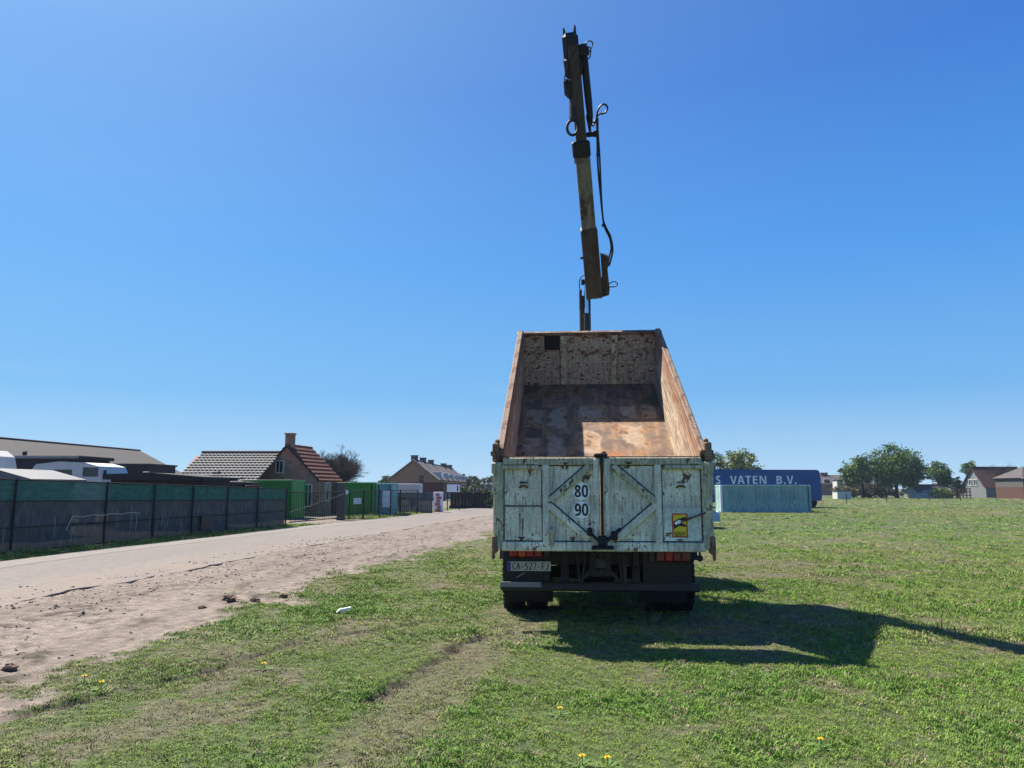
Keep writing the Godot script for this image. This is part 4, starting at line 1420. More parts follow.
func chimney(o: Node3D, at: Vector3, w: float, h: float, m: Material) -> void:
	var s := Shape.new()
	s.box(at + Vector3(0, h / 2, 0), Vector3(w, h, w), 0.02)
	s.box(at + Vector3(0, h - 0.05, 0), Vector3(w * 1.18, 0.1, w * 1.18), 0.02)
	part("chimney", s, m, o)

# corrugated container: x along, front face at +z
func container(o: Node3D, l: float, h: float, d: float, m: Material, pitch: float) -> void:
	var s := Shape.new()
	for sg in [-1.0, 1.0]:
		var n := int((l - 0.3) / pitch)
		var x0: float = -n * pitch / 2
		var zz: float = sg * (d / 2 - 0.045)
		for k in n:
			var xa := x0 + k * pitch
			var q := [xa, xa + pitch * 0.28, xa + pitch * 0.42, xa + pitch * 0.86, xa + pitch]
			var dep := [0.0, 0.0, -0.06 * sg, -0.06 * sg, 0.0]
			for i in 4:
				s.quad(Vector3(q[i], 0.14, zz + dep[i]), Vector3(q[i + 1], 0.14, zz + dep[i + 1]), Vector3(q[i + 1], h - 0.1, zz + dep[i + 1]), Vector3(q[i], h - 0.1, zz + dep[i]), Vector3(0, 0, sg))
	s.box(Vector3(0, h - 0.055, 0), Vector3(l - 0.1, 0.03, d - 0.1), 0.0)
	s.box(Vector3(-l / 2 + 0.05, h / 2, 0), Vector3(0.04, h - 0.2, d - 0.1), 0.0)
	s.box(Vector3(l / 2 - 0.05, h / 2, 0), Vector3(0.04, h - 0.2, d - 0.1), 0.0)
	part("shell", s, m, o)
	s = Shape.new()
	for x in [-1.0, 1.0]:
		for z in [-1.0, 1.0]: s.box(Vector3(x * (l / 2 - 0.06), h / 2, z * (d / 2 - 0.06)), Vector3(0.13, h, 0.13), 0.012)
	for z in [-1.0, 1.0]:
		for y in [0.07, h - 0.06]: s.box(Vector3(0, y, z * (d / 2 - 0.05)), Vector3(l - 0.24, 0.12, 0.08), 0.01)
	for x in [-1.0, 1.0]:
		for y in [0.07, h - 0.06]: s.box(Vector3(x * (l / 2 - 0.05), y, 0), Vector3(0.08, 0.12, d - 0.24), 0.01)
	part("corner_frame", s, m, o)

func leaves(s: Shape, m: Vector3, r: Vector3, clumps: int, per: int, size: float, c0: Color, c1: Color) -> void:
	for i in clumps:
		var q := Vector3(rng.randfn(), rng.randfn(), rng.randfn()).normalized() * pow(rng.randf(), 0.45)
		var cc := m + q * r
		var cr := minf(r.x, minf(r.y, r.z)) * rng.randf_range(0.18, 0.36)
		var tone := rng.randf()
		for k in per:
			var p := cc + Vector3(rng.randfn(), rng.randfn() * 0.7, rng.randfn()) * cr * 0.55
			var a := Vector3(rng.randfn(), rng.randfn(), rng.randfn()).normalized()
			var b := a.cross(Vector3(rng.randfn(), rng.randfn(), rng.randfn())).normalized()
			var z := size * rng.randf_range(0.6, 1.3)
			s.col = c0.lerp(c1, clampf(tone + rng.randf_range(-0.3, 0.3), 0, 1))
			s.tri(p - a * z * 0.5, p + a * z * 0.5 + b * z * 0.2, p + b * z * 0.8, Vector3.UP)

func tree(called: String, label: String, at: Vector3, h: float, lobes: Array, size: float, c0: Color, c1: Color, sd: int, group := "", trunk_r := 0.22) -> Node3D:
	rng.seed = sd
	var o := thing(called, label, "tree", at, 0.0, group)
	var s := Shape.new()
	s.tube([Vector3.ZERO, Vector3(0.05, h * 0.3, 0), Vector3(-0.03, h * 0.62, 0.05), Vector3(0.05, h * 0.85, 0)], [trunk_r, trunk_r * 0.75, trunk_r * 0.45, 0.03], 8)
	for k in 9:
		var a := rng.randf() * TAU
		var y := h * rng.randf_range(0.25, 0.65)
		var lobe: Array = lobes[k % lobes.size()]
		var e: Vector3 = lobe[0] + Vector3(cos(a), 0.3, sin(a)) * (lobe[1] as Vector3) * 0.6
		s.tube([Vector3(0, y, 0), (Vector3(0, y, 0) + e) / 2 + Vector3(0, 0.2, 0), e], [trunk_r * 0.4, trunk_r * 0.25, 0.02], 6)
	part("trunk", s, M.bark, o)
	s = Shape.new()
	for q in lobes:
		leaves(s, q[0], q[1], q[2], 46, size, c0, c1)
	part("crown", s, M.leaf, o)
	return o

func twigs(s: Shape, a: Vector3, dir: Vector3, l: float, r: float, depth: int) -> void:
	var b := a + dir * l
	s.tube([a, (a + b) / 2 + Vector3(rng.randfn(), rng.randfn(), rng.randfn()) * l * 0.05, b], [r, r * 0.8, r * 0.6], 4 if depth < 3 else 6, false)
	if depth == 0: return
	for k in rng.randi_range(3, 4):
		var nd := (dir + Vector3(rng.randfn(), rng.randfn() * 0.6 + 0.12, rng.randfn()) * 0.55).normalized()
		twigs(s, a.lerp(b, rng.randf_range(0.55, 1.0)), nd, l * rng.randf_range(0.62, 0.86), r * 0.62, depth - 1)

func bare_tree(label: String, at: Vector3, l: float, r: float, depth: int, sd: int, stems: int) -> void:
	rng.seed = sd
	var o := thing("bare_tree", label, "tree", at)
	var s := Shape.new()
	s.tube([Vector3.ZERO, Vector3(0, l * 0.5, 0)], [r * 1.5, r * 1.2], 8)
	part("trunk", s, M.bark, o)
	s = Shape.new()
	for k in stems:
		var a := TAU * (k + rng.randf() * 0.5) / stems
		twigs(s, Vector3(0, l * 0.4, 0), Vector3(cos(a) * 0.75, 1.0, sin(a) * 0.75).normalized(), l, r, depth)
	part("crown", s, M.bark, o)

func hedge(called: String, label: String, category: String, at: Vector3, r: Vector3, n: int, size: float, c0: Color, c1: Color, sd: int) -> Node3D:
	rng.seed = sd
	var o := thing(called, label, category, at)
	var s := Shape.new()
	leaves(s, Vector3(0, r.y * 0.95, 0), r, n, 44, size, c0, c1)
	part("foliage", s, M.leaf, o)
	s = Shape.new()
	for k in 5:
		var x := r.x * (k - 2) * 0.3
		s.tube([Vector3(x, -0.02, 0), Vector3(x * 1.1, r.y * 1.1, 0.05)], [0.03, 0.012], 5)
	part("stems", s, M.bark, o)
	return o

func build_left_side() -> void:
	screen_fence()
	# low shed roof just behind the screen
	var o := thing("garden_shed", "low shed with pale grey sheet roof just behind the screened fence", "shed", v(-16.6, 0, 23.6))
	var s := Shape.new()
	s.box(Vector3(-1.3, 0.9, -1.4), Vector3(5.0, 1.8, 2.6), 0.01)
	part("wall", s, M.grey_paint, o)
	s = Shape.new()
	s.prism(PackedVector2Array([Vector2(-4.0, 2.34), Vector2(0.2, 2.24), Vector2(1.45, 1.90), Vector2(1.45, 1.83), Vector2(-4.0, 1.88)]), -3.0, 0.1)
	part("roof", s, M.sheet_roof, o)
	s = Shape.new()
	s.box(Vector3(-1.25, 1.80, 0.14), Vector3(5.4, 0.16, 0.05), 0.01)
	part("fascia", s, M.grey_paint, o)
	# white camper van
	o = thing("white_van", "white high roofed van with dark side windows parked behind the fence", "van", v(-20.3, 0, 33.9), deg_to_rad(-6))
	s = Shape.new()
	s.prism(PackedVector2Array([Vector2(-1.75, 0.5), Vector2(-1.8, 2.3), Vector2(-1.5, 2.68), Vector2(-0.4, 2.8), Vector2(0.9, 2.75), Vector2(1.55, 2.58), Vector2(1.75, 2.2), Vector2(1.8, 0.5)]), -2.0, 0.0)
	part("body", s, M.white_paint, o)
	for q in [[-0.2, 2.2, 1.0, 0.46], [1.2, 2.32, 0.75, 0.42]]:
		s = Shape.new()
		s.box(Vector3(q[0], q[1], 0.005), Vector3(q[2], q[3], 0.02), 0.005)
		part("window", s, M.glass_dark, o)
	for x in [-1.1, 1.1]:
		s = Shape.new()
		s.frame = Transform3D(Basis(Vector3.UP, PI / 2), Vector3(x, 0.36, -0.12))
		s.lathe_x([[0.0, -0.1], [0.22, -0.1], [0.36, -0.09], [0.36, 0.09], [0.22, 0.1], [0.0, 0.1]], 20)
		part("wheel", s, M.rubber, o)
	s = Shape.new()
	s.box(Vector3(1.9, 2.25, 0.0), Vector3(0.1, 0.35, 0.12), 0.02)
	part("mirror", s, M.black_steel, o)
	o = thing("white_lorry", "white lorry cab at the left edge behind the shed roof", "lorry", v(-25.2, 0, 34.4))
	s = Shape.new()
	s.prism(PackedVector2Array([Vector2(-2.6, 0.6), Vector2(-2.6, 3.4), Vector2(0.25, 3.4), Vector2(0.65, 3.1), Vector2(0.85, 2.3), Vector2(0.9, 0.6)]), -2.3, 0.0)
	part("body", s, M.white_paint, o)
	s = Shape.new()
	s.box(Vector3(0.62, 2.55, 0.01), Vector3(0.12, 0.1, 0.03), 0.01)
	part("marker", s, M.black_steel, o)
	for x in [-1.8, 0.2]:
		s = Shape.new()
		s.frame = Transform3D(Basis(Vector3.UP, PI / 2), Vector3(x, 0.48, -0.15))
		s.lathe_x([[0.0, -0.13], [0.28, -0.13], [0.48, -0.11], [0.48, 0.11], [0.28, 0.13], [0.0, 0.13]], 20)
		part("wheel", s, M.rubber, o)
	s = Shape.new()
	s.bar(Vector3(0.7, 2.75, 0.0), Vector3(1.5, 2.72, 0.0), 0.06, 0.06)
	s.box(Vector3(1.1, 2.55, 0.0), Vector3(0.12, 0.42, 0.16), 0.02)
	part("mirror", s, M.grey_paint, o)
	# big barn and its dark clad annexes
	o = thing("barn", "large barn with long grey roof at the far left", "barn", v(-39.5, 0, 52), deg_to_rad(-3))
	gable_house(o, 9.4, 3.0, 5.35, 24.0, M.barn_wall, M.barn_roof, 0.0, 0.3)
	o = thing("barn_annex", "long dark clad shed with pale eave in front of the barn", "shed", v(-36.0, 0, 50))
	s = Shape.new()
	s.box(Vector3(2.0, 1.75, -2), Vector3(9.6, 3.5, 4), 0.01)
	part("wall", s, M.barn_wall, o)
	s = Shape.new()
	s.box(Vector3(2.05, 3.62, -1.9), Vector3(10.0, 0.24, 4.5), 0.03)
	part("roof", s, M.felt_roof, o)
	s = Shape.new()
	s.box(Vector3(2.05, 3.62, 0.37), Vector3(10.02, 0.18, 0.04), 0.01)
	part("fascia", s, M.grey_paint, o)
	for x in [0.9, 1.3, 2.8]:
		s = Shape.new()
		s.box(Vector3(x, 3.9, -0.6), Vector3(0.22, 0.34, 0.22), 0.03)
		part("roof_vent", s, M.dark_steel, o)
	o = thing("barn_annex", "short dark clad shed to the right of the long annex", "shed", v(-27.3, 0, 50))
	s = Shape.new()
	s.box(Vector3(0.6, 1.55, -2), Vector3(4.6, 3.1, 4), 0.01)
	part("wall", s, M.barn_wall, o)
	s = Shape.new()
	s.box(Vector3(0.6, 3.15, -2), Vector3(4.8, 0.12, 4.2), 0.02)
	part("roof", s, M.felt_roof, o)
	# low dark roofs behind the screen
	for q in [[-14.1, 29.5, 4.2, 2.14, "flat dark felt roof shed behind the middle of the screened fence"], [-14.6, 35.0, 3.0, 1.98, "lower dark shed beside the grey tiled roof"]]:
		o = thing("felt_roof_shed", q[4], "shed", v(q[0], 0, q[1]), deg_to_rad(-6))
		s = Shape.new()
		s.box(Vector3(0, q[3] / 2 - 0.1, -1.2), Vector3(q[2] - 0.3, q[3] - 0.2, 2.2), 0.01)
		part("wall", s, M.wood_dark, o)
		s = Shape.new()
		s.prism(PackedVector2Array([Vector2(-q[2] / 2, q[3] - 0.2), Vector2(-q[2] / 2, q[3] + 0.02), Vector2(0, q[3] + 0.06), Vector2(q[2] / 2, q[3] - 0.1), Vector2(q[2] / 2, q[3] - 0.24)]), -2.6, 0.2)
		part("roof", s, M.felt_roof, o)
		for x in [-0.2, 0.5]:
			s = Shape.new()
			s.box(Vector3(x * q[2], q[3] + 0.08, -0.8), Vector3(0.3, 0.1, 0.3), 0.03)
			part("roof_vent", s, M.dark_steel, o)
	# heap of dark scrap
	rng.seed = 31
	o = thing("scrap_heap", "heap of dark scrap boards showing over the screened fence", "heap", v(-14.3, 0, 37.0))
	for k in 26:
		s = Shape.new()
		var x := rng.randf_range(-2.0, 2.0)
		var top := 2.05 - 0.18 * absf(x) + rng.randf_range(-0.25, 0.08)
		s.box(Vector3(x, top * 0.5, rng.randf_range(-0.8, 0.8)), Vector3(rng.randf_range(0.3, 1.4), top, rng.randf_range(0.1, 0.5)), 0.02, Basis(Vector3.UP, rng.randf() * 3.0) * Basis(Vector3.BACK, rng.randf_range(-0.10, 0.10)))
		part("board", s, M.wood_dark, o)
	# long house with the grey tiled roof
	o = thing("tiled_barn", "long low brick barn with sunlit grey pan tile roof", "barn", v(-18.9, 0, 42.2))
	s = Shape.new()
	s.box(Vector3(2.35, 1.0, -2.6), Vector3(5.0, 2.0, 5.0), 0.0)
	part("wall", s, M.brick_brown, o)
	s = Shape.new()
	s.frame = Transform3D(Basis(Vector3(0, 0, -1), Vector3.UP, Vector3(1, 0, 0)), Vector3(-0.2, 0, 0))
	s.prism(PackedVector2Array([Vector2(0.1, 2.0), Vector2(2.6, 3.5), Vector2(5.1, 2.0)]), 0.05, 0.25)
	part("gable", s, M.brick_brown, o)
	roof_slope(o, Vector3(0.25, 3.68, -2.6), Vector3(-0.55, -1.86, 2.95), Vector3(4.75, 0, 0), M.tile_grey, 0.235)
	roof_slope(o, Vector3(0.25, 3.68, -2.6), Vector3(-0.55, -1.86, -2.95), Vector3(4.75, 0, 0), M.tile_grey, 0.235)
	s = Shape.new()
	s.tube([Vector3(0.2, 3.71, -2.6), Vector3(5.0, 3.71, -2.6)], [0.11], 8)
	part("ridge", s, M.tile_dark, o)
	# small brick house with chimney
	o = thing("brick_house", "small brown brick house with red tile roof and chimney", "house", v(-13.45, 0, 44.4), deg_to_rad(-9))
	gable_house(o, 4.1, 1.95, 4.12, 3.3, M.brick_brown, M.tile_red, 0.25, 0.14, 2.1)
	chimney(o, Vector3(0, 3.9, -0.35), 0.46, 0.98, M.brick_brown)
	window(o, Vector3(-0.42, 2.84, 0.01), 0.48, 0.72, M.white_paint)
	window(o, Vector3(1.45, 1.15, 0.01), 0.42, 1.3, M.white_paint)
	window(o, Vector3(2.06, 1.35, -1.2), 0.5, 1.1, M.white_paint, PI / 2)
	s = Shape.new()
	s.box(Vector3(2.07, 0.95, -2.5), Vector3(0.06, 1.9, 0.85), 0.01)
	part("door", s, M.wood_dark, o)
	# two green containers and a pale cabin
	o = thing("green_container", "bright green container beside the small brick house", "container", v(-12.75, 0, 40.0))
	container(o, 2.72, 2.02, 2.4, M.green_steel, 0.24)
	o = thing("green_container", "green container with small notice behind the gate post", "container", v(-8.85, 0, 43.6))
	container(o, 2.05, 1.92, 2.2, M.green_steel, 0.24)
	s = Shape.new()
	s.box(Vector3(0.08, 0.86, 1.085), Vector3(0.44, 0.34, 0.02), 0.004)
	part("notice", s, M.sign_white, o)
	s = Shape.new()
	disc(s, Vector3(-0.55, 1.36, 1.09), 0.13, 0.02, 16)
	part("round_sticker", s, M.sign_white, o)
	o = thing("pale_cabin", "pale teal cabin beside the green container", "cabin", v(-7.35, 0, 44.0))
	container(o, 0.98, 1.86, 2.0, M.teal_steel, 0.2)
	s = Shape.new()
	s.box(Vector3(0.12, 0.98, 0.99), Vector3(0.44, 1.0, 0.02), 0.004)
	part("door", s, M.sign_white, o)
	gate_and_wire()
	bare_tree("large leafless tree with dense dark twigs behind the red roof", v(-15.2, 0, 60), 1.5, 0.10, 6, 5, 9)

func screen_fence() -> void:
	var f := thing("screen_fence", "long steel fence hung with dark green windbreak cloth along the road", "fence")
	var ds := [14.4, 16.3, 18.3, 21.3, 23.3, 25.2, 27.2, 29.2, 31.4]
	var at := func(d: float, y: float, off := 0.0) -> Vector3: return v(-12.15 + 0.205 * (d - 18.27) + off, y, d - off * 0.205)
	var tall := func(d: float) -> float: return lerpf(1.83, 1.57, (d - 18.0) / 13.4)
	for d in ds:
		var s := Shape.new()
		s.tube([at.call(d, -0.05), at.call(d, tall.call(d) + 0.03)], [0.032], 8)
		part("post", s, M.fence_steel, f)
	rng.seed = 12
	for i in ds.size() - 1:
		var a: float = ds[i]
		var b: float = ds[i + 1]
		var s := Shape.new()
		for y in [0.08, 0.66, -1.0]:
			s.tube([at.call(a, tall.call(a) * 0.715 if y < 0 else y), at.call(b, tall.call(b) * 0.715 if y < 0 else y)], [0.016], 6, false)
		s.tube([at.call(a, tall.call(a)), at.call(b, tall.call(b))], [0.02], 6, false)
		var pn := part("rail", s, M.fence_steel, f)
		# cloth: two layers below the middle rail, one above; slightly billowing
		for layer in 2:
			s = Shape.new()
			var n := 22
			var rows := 10
			var grid := []
			for j in rows + 1:
				var row := []
				for k in n + 1:
					var d := lerpf(a, b, float(k) / n)
					var top: float = tall.call(d)
					var mid: float = top * 0.715
					var y := lerpf(0.05, mid, float(j) / rows) if layer == 0 else lerpf(mid, top - 0.01, float(j) / rows)
					var e := sin(PI * k / n)
					var off: float = -0.05 + 0.05 * e * nz.b.get_noise_2d(d * 1.3, y * 1.5 + layer * 9.0) + 0.02 * nz.f.get_noise_2d(d, y * 0.6)
					row.append(at.call(d, y, off))
				grid.append(row)
			for j in rows:
				for k in n:
					s.quad(grid[j][k], grid[j][k + 1], grid[j + 1][k + 1], grid[j + 1][k], Vector3(1, 0, 0.2))
			part("cloth_panel", s, M.screen_lower if layer == 0 else M.screen_upper, f)
		# frayed seams and a bleached cord
		for k in 7:
			s = Shape.new()
			var d := rng.randf_range(a + 0.1, b - 0.1)
			var y := rng.randf_range(0.15, 0.5)
			var pts := []
			var l := rng.randf_range(0.2, 0.7)
			for q in 5:
				pts.append(at.call(d + 0.07 * rng.randfn() * q / 4.0, minf(y + l * q / 4.0, 1.15), 0.03))
			s.tube(pts, [0.004], 4, false)
			if i < 5: part("frayed_thread", s, M.bleached_cord, pn)
	var s := Shape.new()
	var pts := []
	for k in 15:
		var d := lerpf(19.9, 22.6, k / 14.0)
		pts.append(at.call(d, 0.86 + 0.02 * sin(k * 1.7) + 0.03 * k / 14.0 - (0.35 if k == 0 else 0.0), 0.035))
	s.tube(pts, [0.012], 5)
	part("bleached_cord", s, M.bleached_cord, f)
	s = Shape.new()
	s.box(at.call(25.9, 0.42, 0.05), Vector3(0.04, 0.5, 0.55), 0.01, Basis(Vector3.UP, -0.2))
	part("cloth_patch", s, M.dark_opening, f)

func gate_and_wire() -> void:
	var g := thing("steel_gate", "dark steel bar gate across the yard entrance", "gate", v(-9.55, 0, 32.2))
	var b := Vector3(1.25, 0, -5.0)
	var s := Shape.new()
	for y in [0.15, 1.42]:
		s.tube([Vector3(0, y, 0), b + Vector3(0, y, 0)], [0.025], 6)
	s.tube([Vector3(0, 0.55, 0), b + Vector3(0, 1.3, 0)], [0.02], 6)
	part("frame", s, M.dark_steel, g)
	for k in 24:
		s = Shape.new()
		var p := b * (k + 0.5) / 24.0
		s.tube([p + Vector3(0, 0.16, 0), p + Vector3(0, 1.41, 0)], [0.011], 5)
		part("bar", s, M.fence_steel, g)
	s = Shape.new()
	s.box(Vector3(-8.62, 0.9, -37.8), Vector3(0.36, 1.84, 0.36), 0.03)
	s.box(Vector3(-8.62, 1.84, -37.8), Vector3(0.42, 0.07, 0.42), 0.02)
	single("gate_post", s, M.stone_grey, "thick grey stone gate post between gate and wire fence", "post")
	var f := thing("wire_fence", "dark wire mesh fence between the gate post and the grey boards", "fence")
	var P := [Vector2(-8.3, 38.2), Vector2(-7.65, 38.6), Vector2(-7.0, 39.6), Vector2(-6.75, 41.6), Vector2(-6.45, 43.2), Vector2(-5.75, 45.6)]
	for i in P.size():
		s = Shape.new()
		s.tube([v(P[i].x, -0.05, P[i].y), v(P[i].x, 1.5, P[i].y)], [0.035], 6)
		part("post", s, M.fence_steel, f)
		if i < P.size() - 1:
			s = Shape.new()
			s.tube([v(P[i].x, 1.46, P[i].y), v(P[i + 1].x, 1.46, P[i + 1].y)], [0.02], 5)
			for k in 10:
				var u := (k + 0.5) / 10.0
				var q: Vector2 = P[i].lerp(P[i + 1], u)
				s.tube([v(q.x, 0.1, q.y), v(q.x, 1.45, q.y)], [0.006], 4, false)
			for y in [0.4, 0.75, 1.1]:
				s.tube([v(P[i].x, y, P[i].y), v(P[i + 1].x, y, P[i + 1].y)], [0.006], 4, false)
			part("mesh_panel", s, M.fence_steel, f)
	var w := thing("board_fence", "grey upright board fence in front of the white trailer", "fence")
	for k in 20:
		s = Shape.new()
		var q := Vector2(-7.45, 47.5).lerp(Vector2(-5.0, 47.2), (k + 0.5) / 20.0)
		s.box(v(q.x, 0.66, q.y), Vector3(0.112, 1.3 + 0.03 * sin(k * 2.3), 0.03), 0.006)
		part("board", s, M.wood_grey, w)
	s = Shape.new()
	s.box(v(-6.2, 0.9, 47.42), Vector3(2.5, 0.08, 0.05), 0.0)
	part("rail", s, M.wood_dark, w)

func build_street_end() -> void:
	# terrace of brick houses
	var o := thing("terraced_houses", "tan brick terrace with dark roof and five chimneys at the street end", "houses", v(-13.35, 0, 101), deg_to_rad(-1.2))
	gable_house(o, 6.7, 2.75, 5.35, 54.0, M.brick_tan, M.tile_dark, 0.0, 0.25)
	for z in [0.7, 9.0, 18.0, 36.0, 46.0]:
		chimney(o, Vector3(0.0, 5.0, -z), 0.85 if z < 30 else 1.0, 0.95, M.stone_grey)
	for sg in [-1.0, 1.0]:
		var s2 := Shape.new()
		s2.bar(Vector3(0, 5.33, 0.30), Vector3(sg * 3.5, 2.63, 0.30), 0.08, 0.2, Vector3.BACK)
		part("bargeboard", s2, M.white_paint, o)
	window(o, Vector3(1.1, 2.75, 0.01), 0.5, 0.8, M.brick_red, 0.0, 0)
	for k in 6:
		var d := holder("dormer", o, Vector3(2.6, 2.9, -4.5 - 8.5 * k))
		var s3 := Shape.new()
		s3.box(Vector3(0, 0.4, 0), Vector3(1.6, 0.9, 2.2), 0.02)
		part("dormer_wall", s3, M.white_paint, d)
		s3 = Shape.new()
		s3.box(Vector3(0.81, 0.45, 0), Vector3(0.02, 0.6, 1.8), 0.0)
		part("dormer_pane", s3, M.glass_dark, d)
	o = thing("red_annex", "low red brick annex below the tan gable", "house", v(-10.0, 0, 92))
	var s := Shape.new()
	s.box(Vector3(0, 1.05, 0), Vector3(3.4, 2.1, 4.0), 0.0)
	part("wall", s, M.brick_red, o)
	s = Shape.new()
	s.box(Vector3(0, 2.16, 0), Vector3(3.7, 0.12, 4.3), 0.02)
	part("roof", s, M.felt_roof, o)
	o = thing("white_trailer", "white box trailer behind the grey board fence", "trailer", v(-9.2, 0, 64))
	s = Shape.new()
	s.box(Vector3(0, 1.35, -1.0), Vector3(2.62, 1.15, 2.0), 0.03)
	part("box", s, M.white_paint, o)
	for x in [-0.7, 0.7]:
		s = Shape.new()
		s.frame = Transform3D(Basis(Vector3.UP, PI / 2), Vector3(x, 0.38, -0.3))
		s.lathe_x([[0.0, -0.1], [0.38, -0.1], [0.38, 0.1], [0.0, 0.1]], 16)
		part("wheel", s, M.rubber, o)
	s = Shape.new()
	s.box(Vector3(0, 0.7, -1.0), Vector3(2.4, 0.16, 1.8), 0.0)
	part("chassis", s, M.black_steel, o)
	# striped pillar
	o = thing("marked_pillar", "white pillar with red markings beside the street", "pillar", v(-4.85, 0, 49.2))
	s = Shape.new()
	s.box(Vector3(0, 0.66, 0), Vector3(0.62, 1.32, 0.4), 0.012)
	part("shaft", s, M.sign_white, o)
	for k in 6:
		s = Shape.new()
		s.box(Vector3(0.03 + 0.05 * sin(k * 2.1), 0.12 + 0.205 * k, 0.205), Vector3(0.34 - 0.1 * (k % 2), 0.19, 0.014), 0.003)
		part("red_mark", s, M.faded_red, o)
	# notice board
	o = thing("notice_board", "white notice board in a dark frame above the street wall", "sign", v(-4.15, 0, 53))
	for x in [-0.42, 0.42]:
		s = Shape.new()
		s.box(Vector3(x, 0.95, -0.04), Vector3(0.07, 1.9, 0.07), 0.005)
		part("post", s, M.wood_dark, o)
	s = Shape.new()
	s.box(Vector3(0, 1.56, 0), Vector3(1.06, 0.66, 0.04), 0.005)
	part("frame", s, M.wood_dark, o)
	s = Shape.new()
	s.box(Vector3(0, 1.56, 0.022), Vector3(0.94, 0.54, 0.02), 0.003)
	part("panel", s, M.sign_white, o)
	s = Shape.new()
	s.box(Vector3(0.30, 1.54, 0.034), Vector3(0.10, 0.36, 0.006), 0.002)
	s.box(Vector3(0.30, 1.77, 0.034), Vector3(0.08, 0.06, 0.006), 0.002)
	part("dark_mark", s, M.dark_opening, o)
	# dark wall and parked shapes at the bend
	o = thing("street_wall", "low dark timber wall where the road bends", "wall", v(-3.4, 0, 58))
	for k in 12:
		s = Shape.new()
		s.box(Vector3(-1.25 + 0.26 * k, 0.62 + 0.06 * sin(k * 1.9), 0), Vector3(0.25, 1.24, 0.08), 0.01)
		part("board", s, M.wood_dark, o)
	s = Shape.new()
	s.box(Vector3(0.2, 0.12, 0.1), Vector3(3.3, 0.24, 0.08), 0.01)
	part("kick_board", s, M.barn_wall, o)
	hedge("bush", "tall dark green bush behind the street wall", "bush", v(-3.2, 0, 62), Vector3(1.5, 1.05, 0.8), 90, 0.14, Color(0.05, 0.075, 0.03), Color(0.11, 0.13, 0.05), 41)
	hedge("bush", "green garden bush at the road bend beside the truck", "bush", v(-1.7, 0, 60), Vector3(1.0, 0.66, 0.8), 80, 0.12, Color(0.09, 0.15, 0.03), Color(0.17, 0.23, 0.06), 42)
	hedge("bush", "dark clipped hedge at the road bend left of the truck post", "hedge", v(-0.9, 0, 57.5), Vector3(1.1, 0.52, 0.6), 80, 0.12, Color(0.04, 0.07, 0.025), Color(0.08, 0.11, 0.035), 43)
	o = thing("far_shed", "pale blue grey shed beyond the hedge at the street end", "shed", v(-2.6, 0, 75))
	s = Shape.new()
	s.box(Vector3(0, 0.9, 0), Vector3(2.2, 1.8, 2.0), 0.0)
	part("wall", s, M.grey_paint, o)
	s = Shape.new()
	s.box(Vector3(0.4, 1.86, 0), Vector3(3.2, 0.14, 2.3), 0.02)
	part("roof", s, M.sheet_roof, o)
	var G0 := Color(0.07, 0.11, 0.03)
	var G1 := Color(0.15, 0.19, 0.06)
	tree("far_tree", "small distant green tree left of the terrace roof", v(-21.5, 0, 135), 3.6, [[Vector3(0, 2.6, 0), Vector3(2.4, 1.2, 2.0), 40]], 0.35, G0, G1, 51, "distant trees at the street end")
	tree("far_tree", "small distant green tree right of the terrace above the bush", v(-9.5, 0, 150), 4.2, [[Vector3(0, 2.8, 0), Vector3(3.0, 1.3, 2.0), 50]], 0.35, G0, G1, 52, "distant trees at the street end")
	tree("far_tree", "small distant green tree just left of the truck post", v(-3.6, 0, 160), 4.2, [[Vector3(0, 2.9, 0), Vector3(3.4, 1.3, 2.0), 50]], 0.35, G0, G1, 53, "distant trees at the street end")

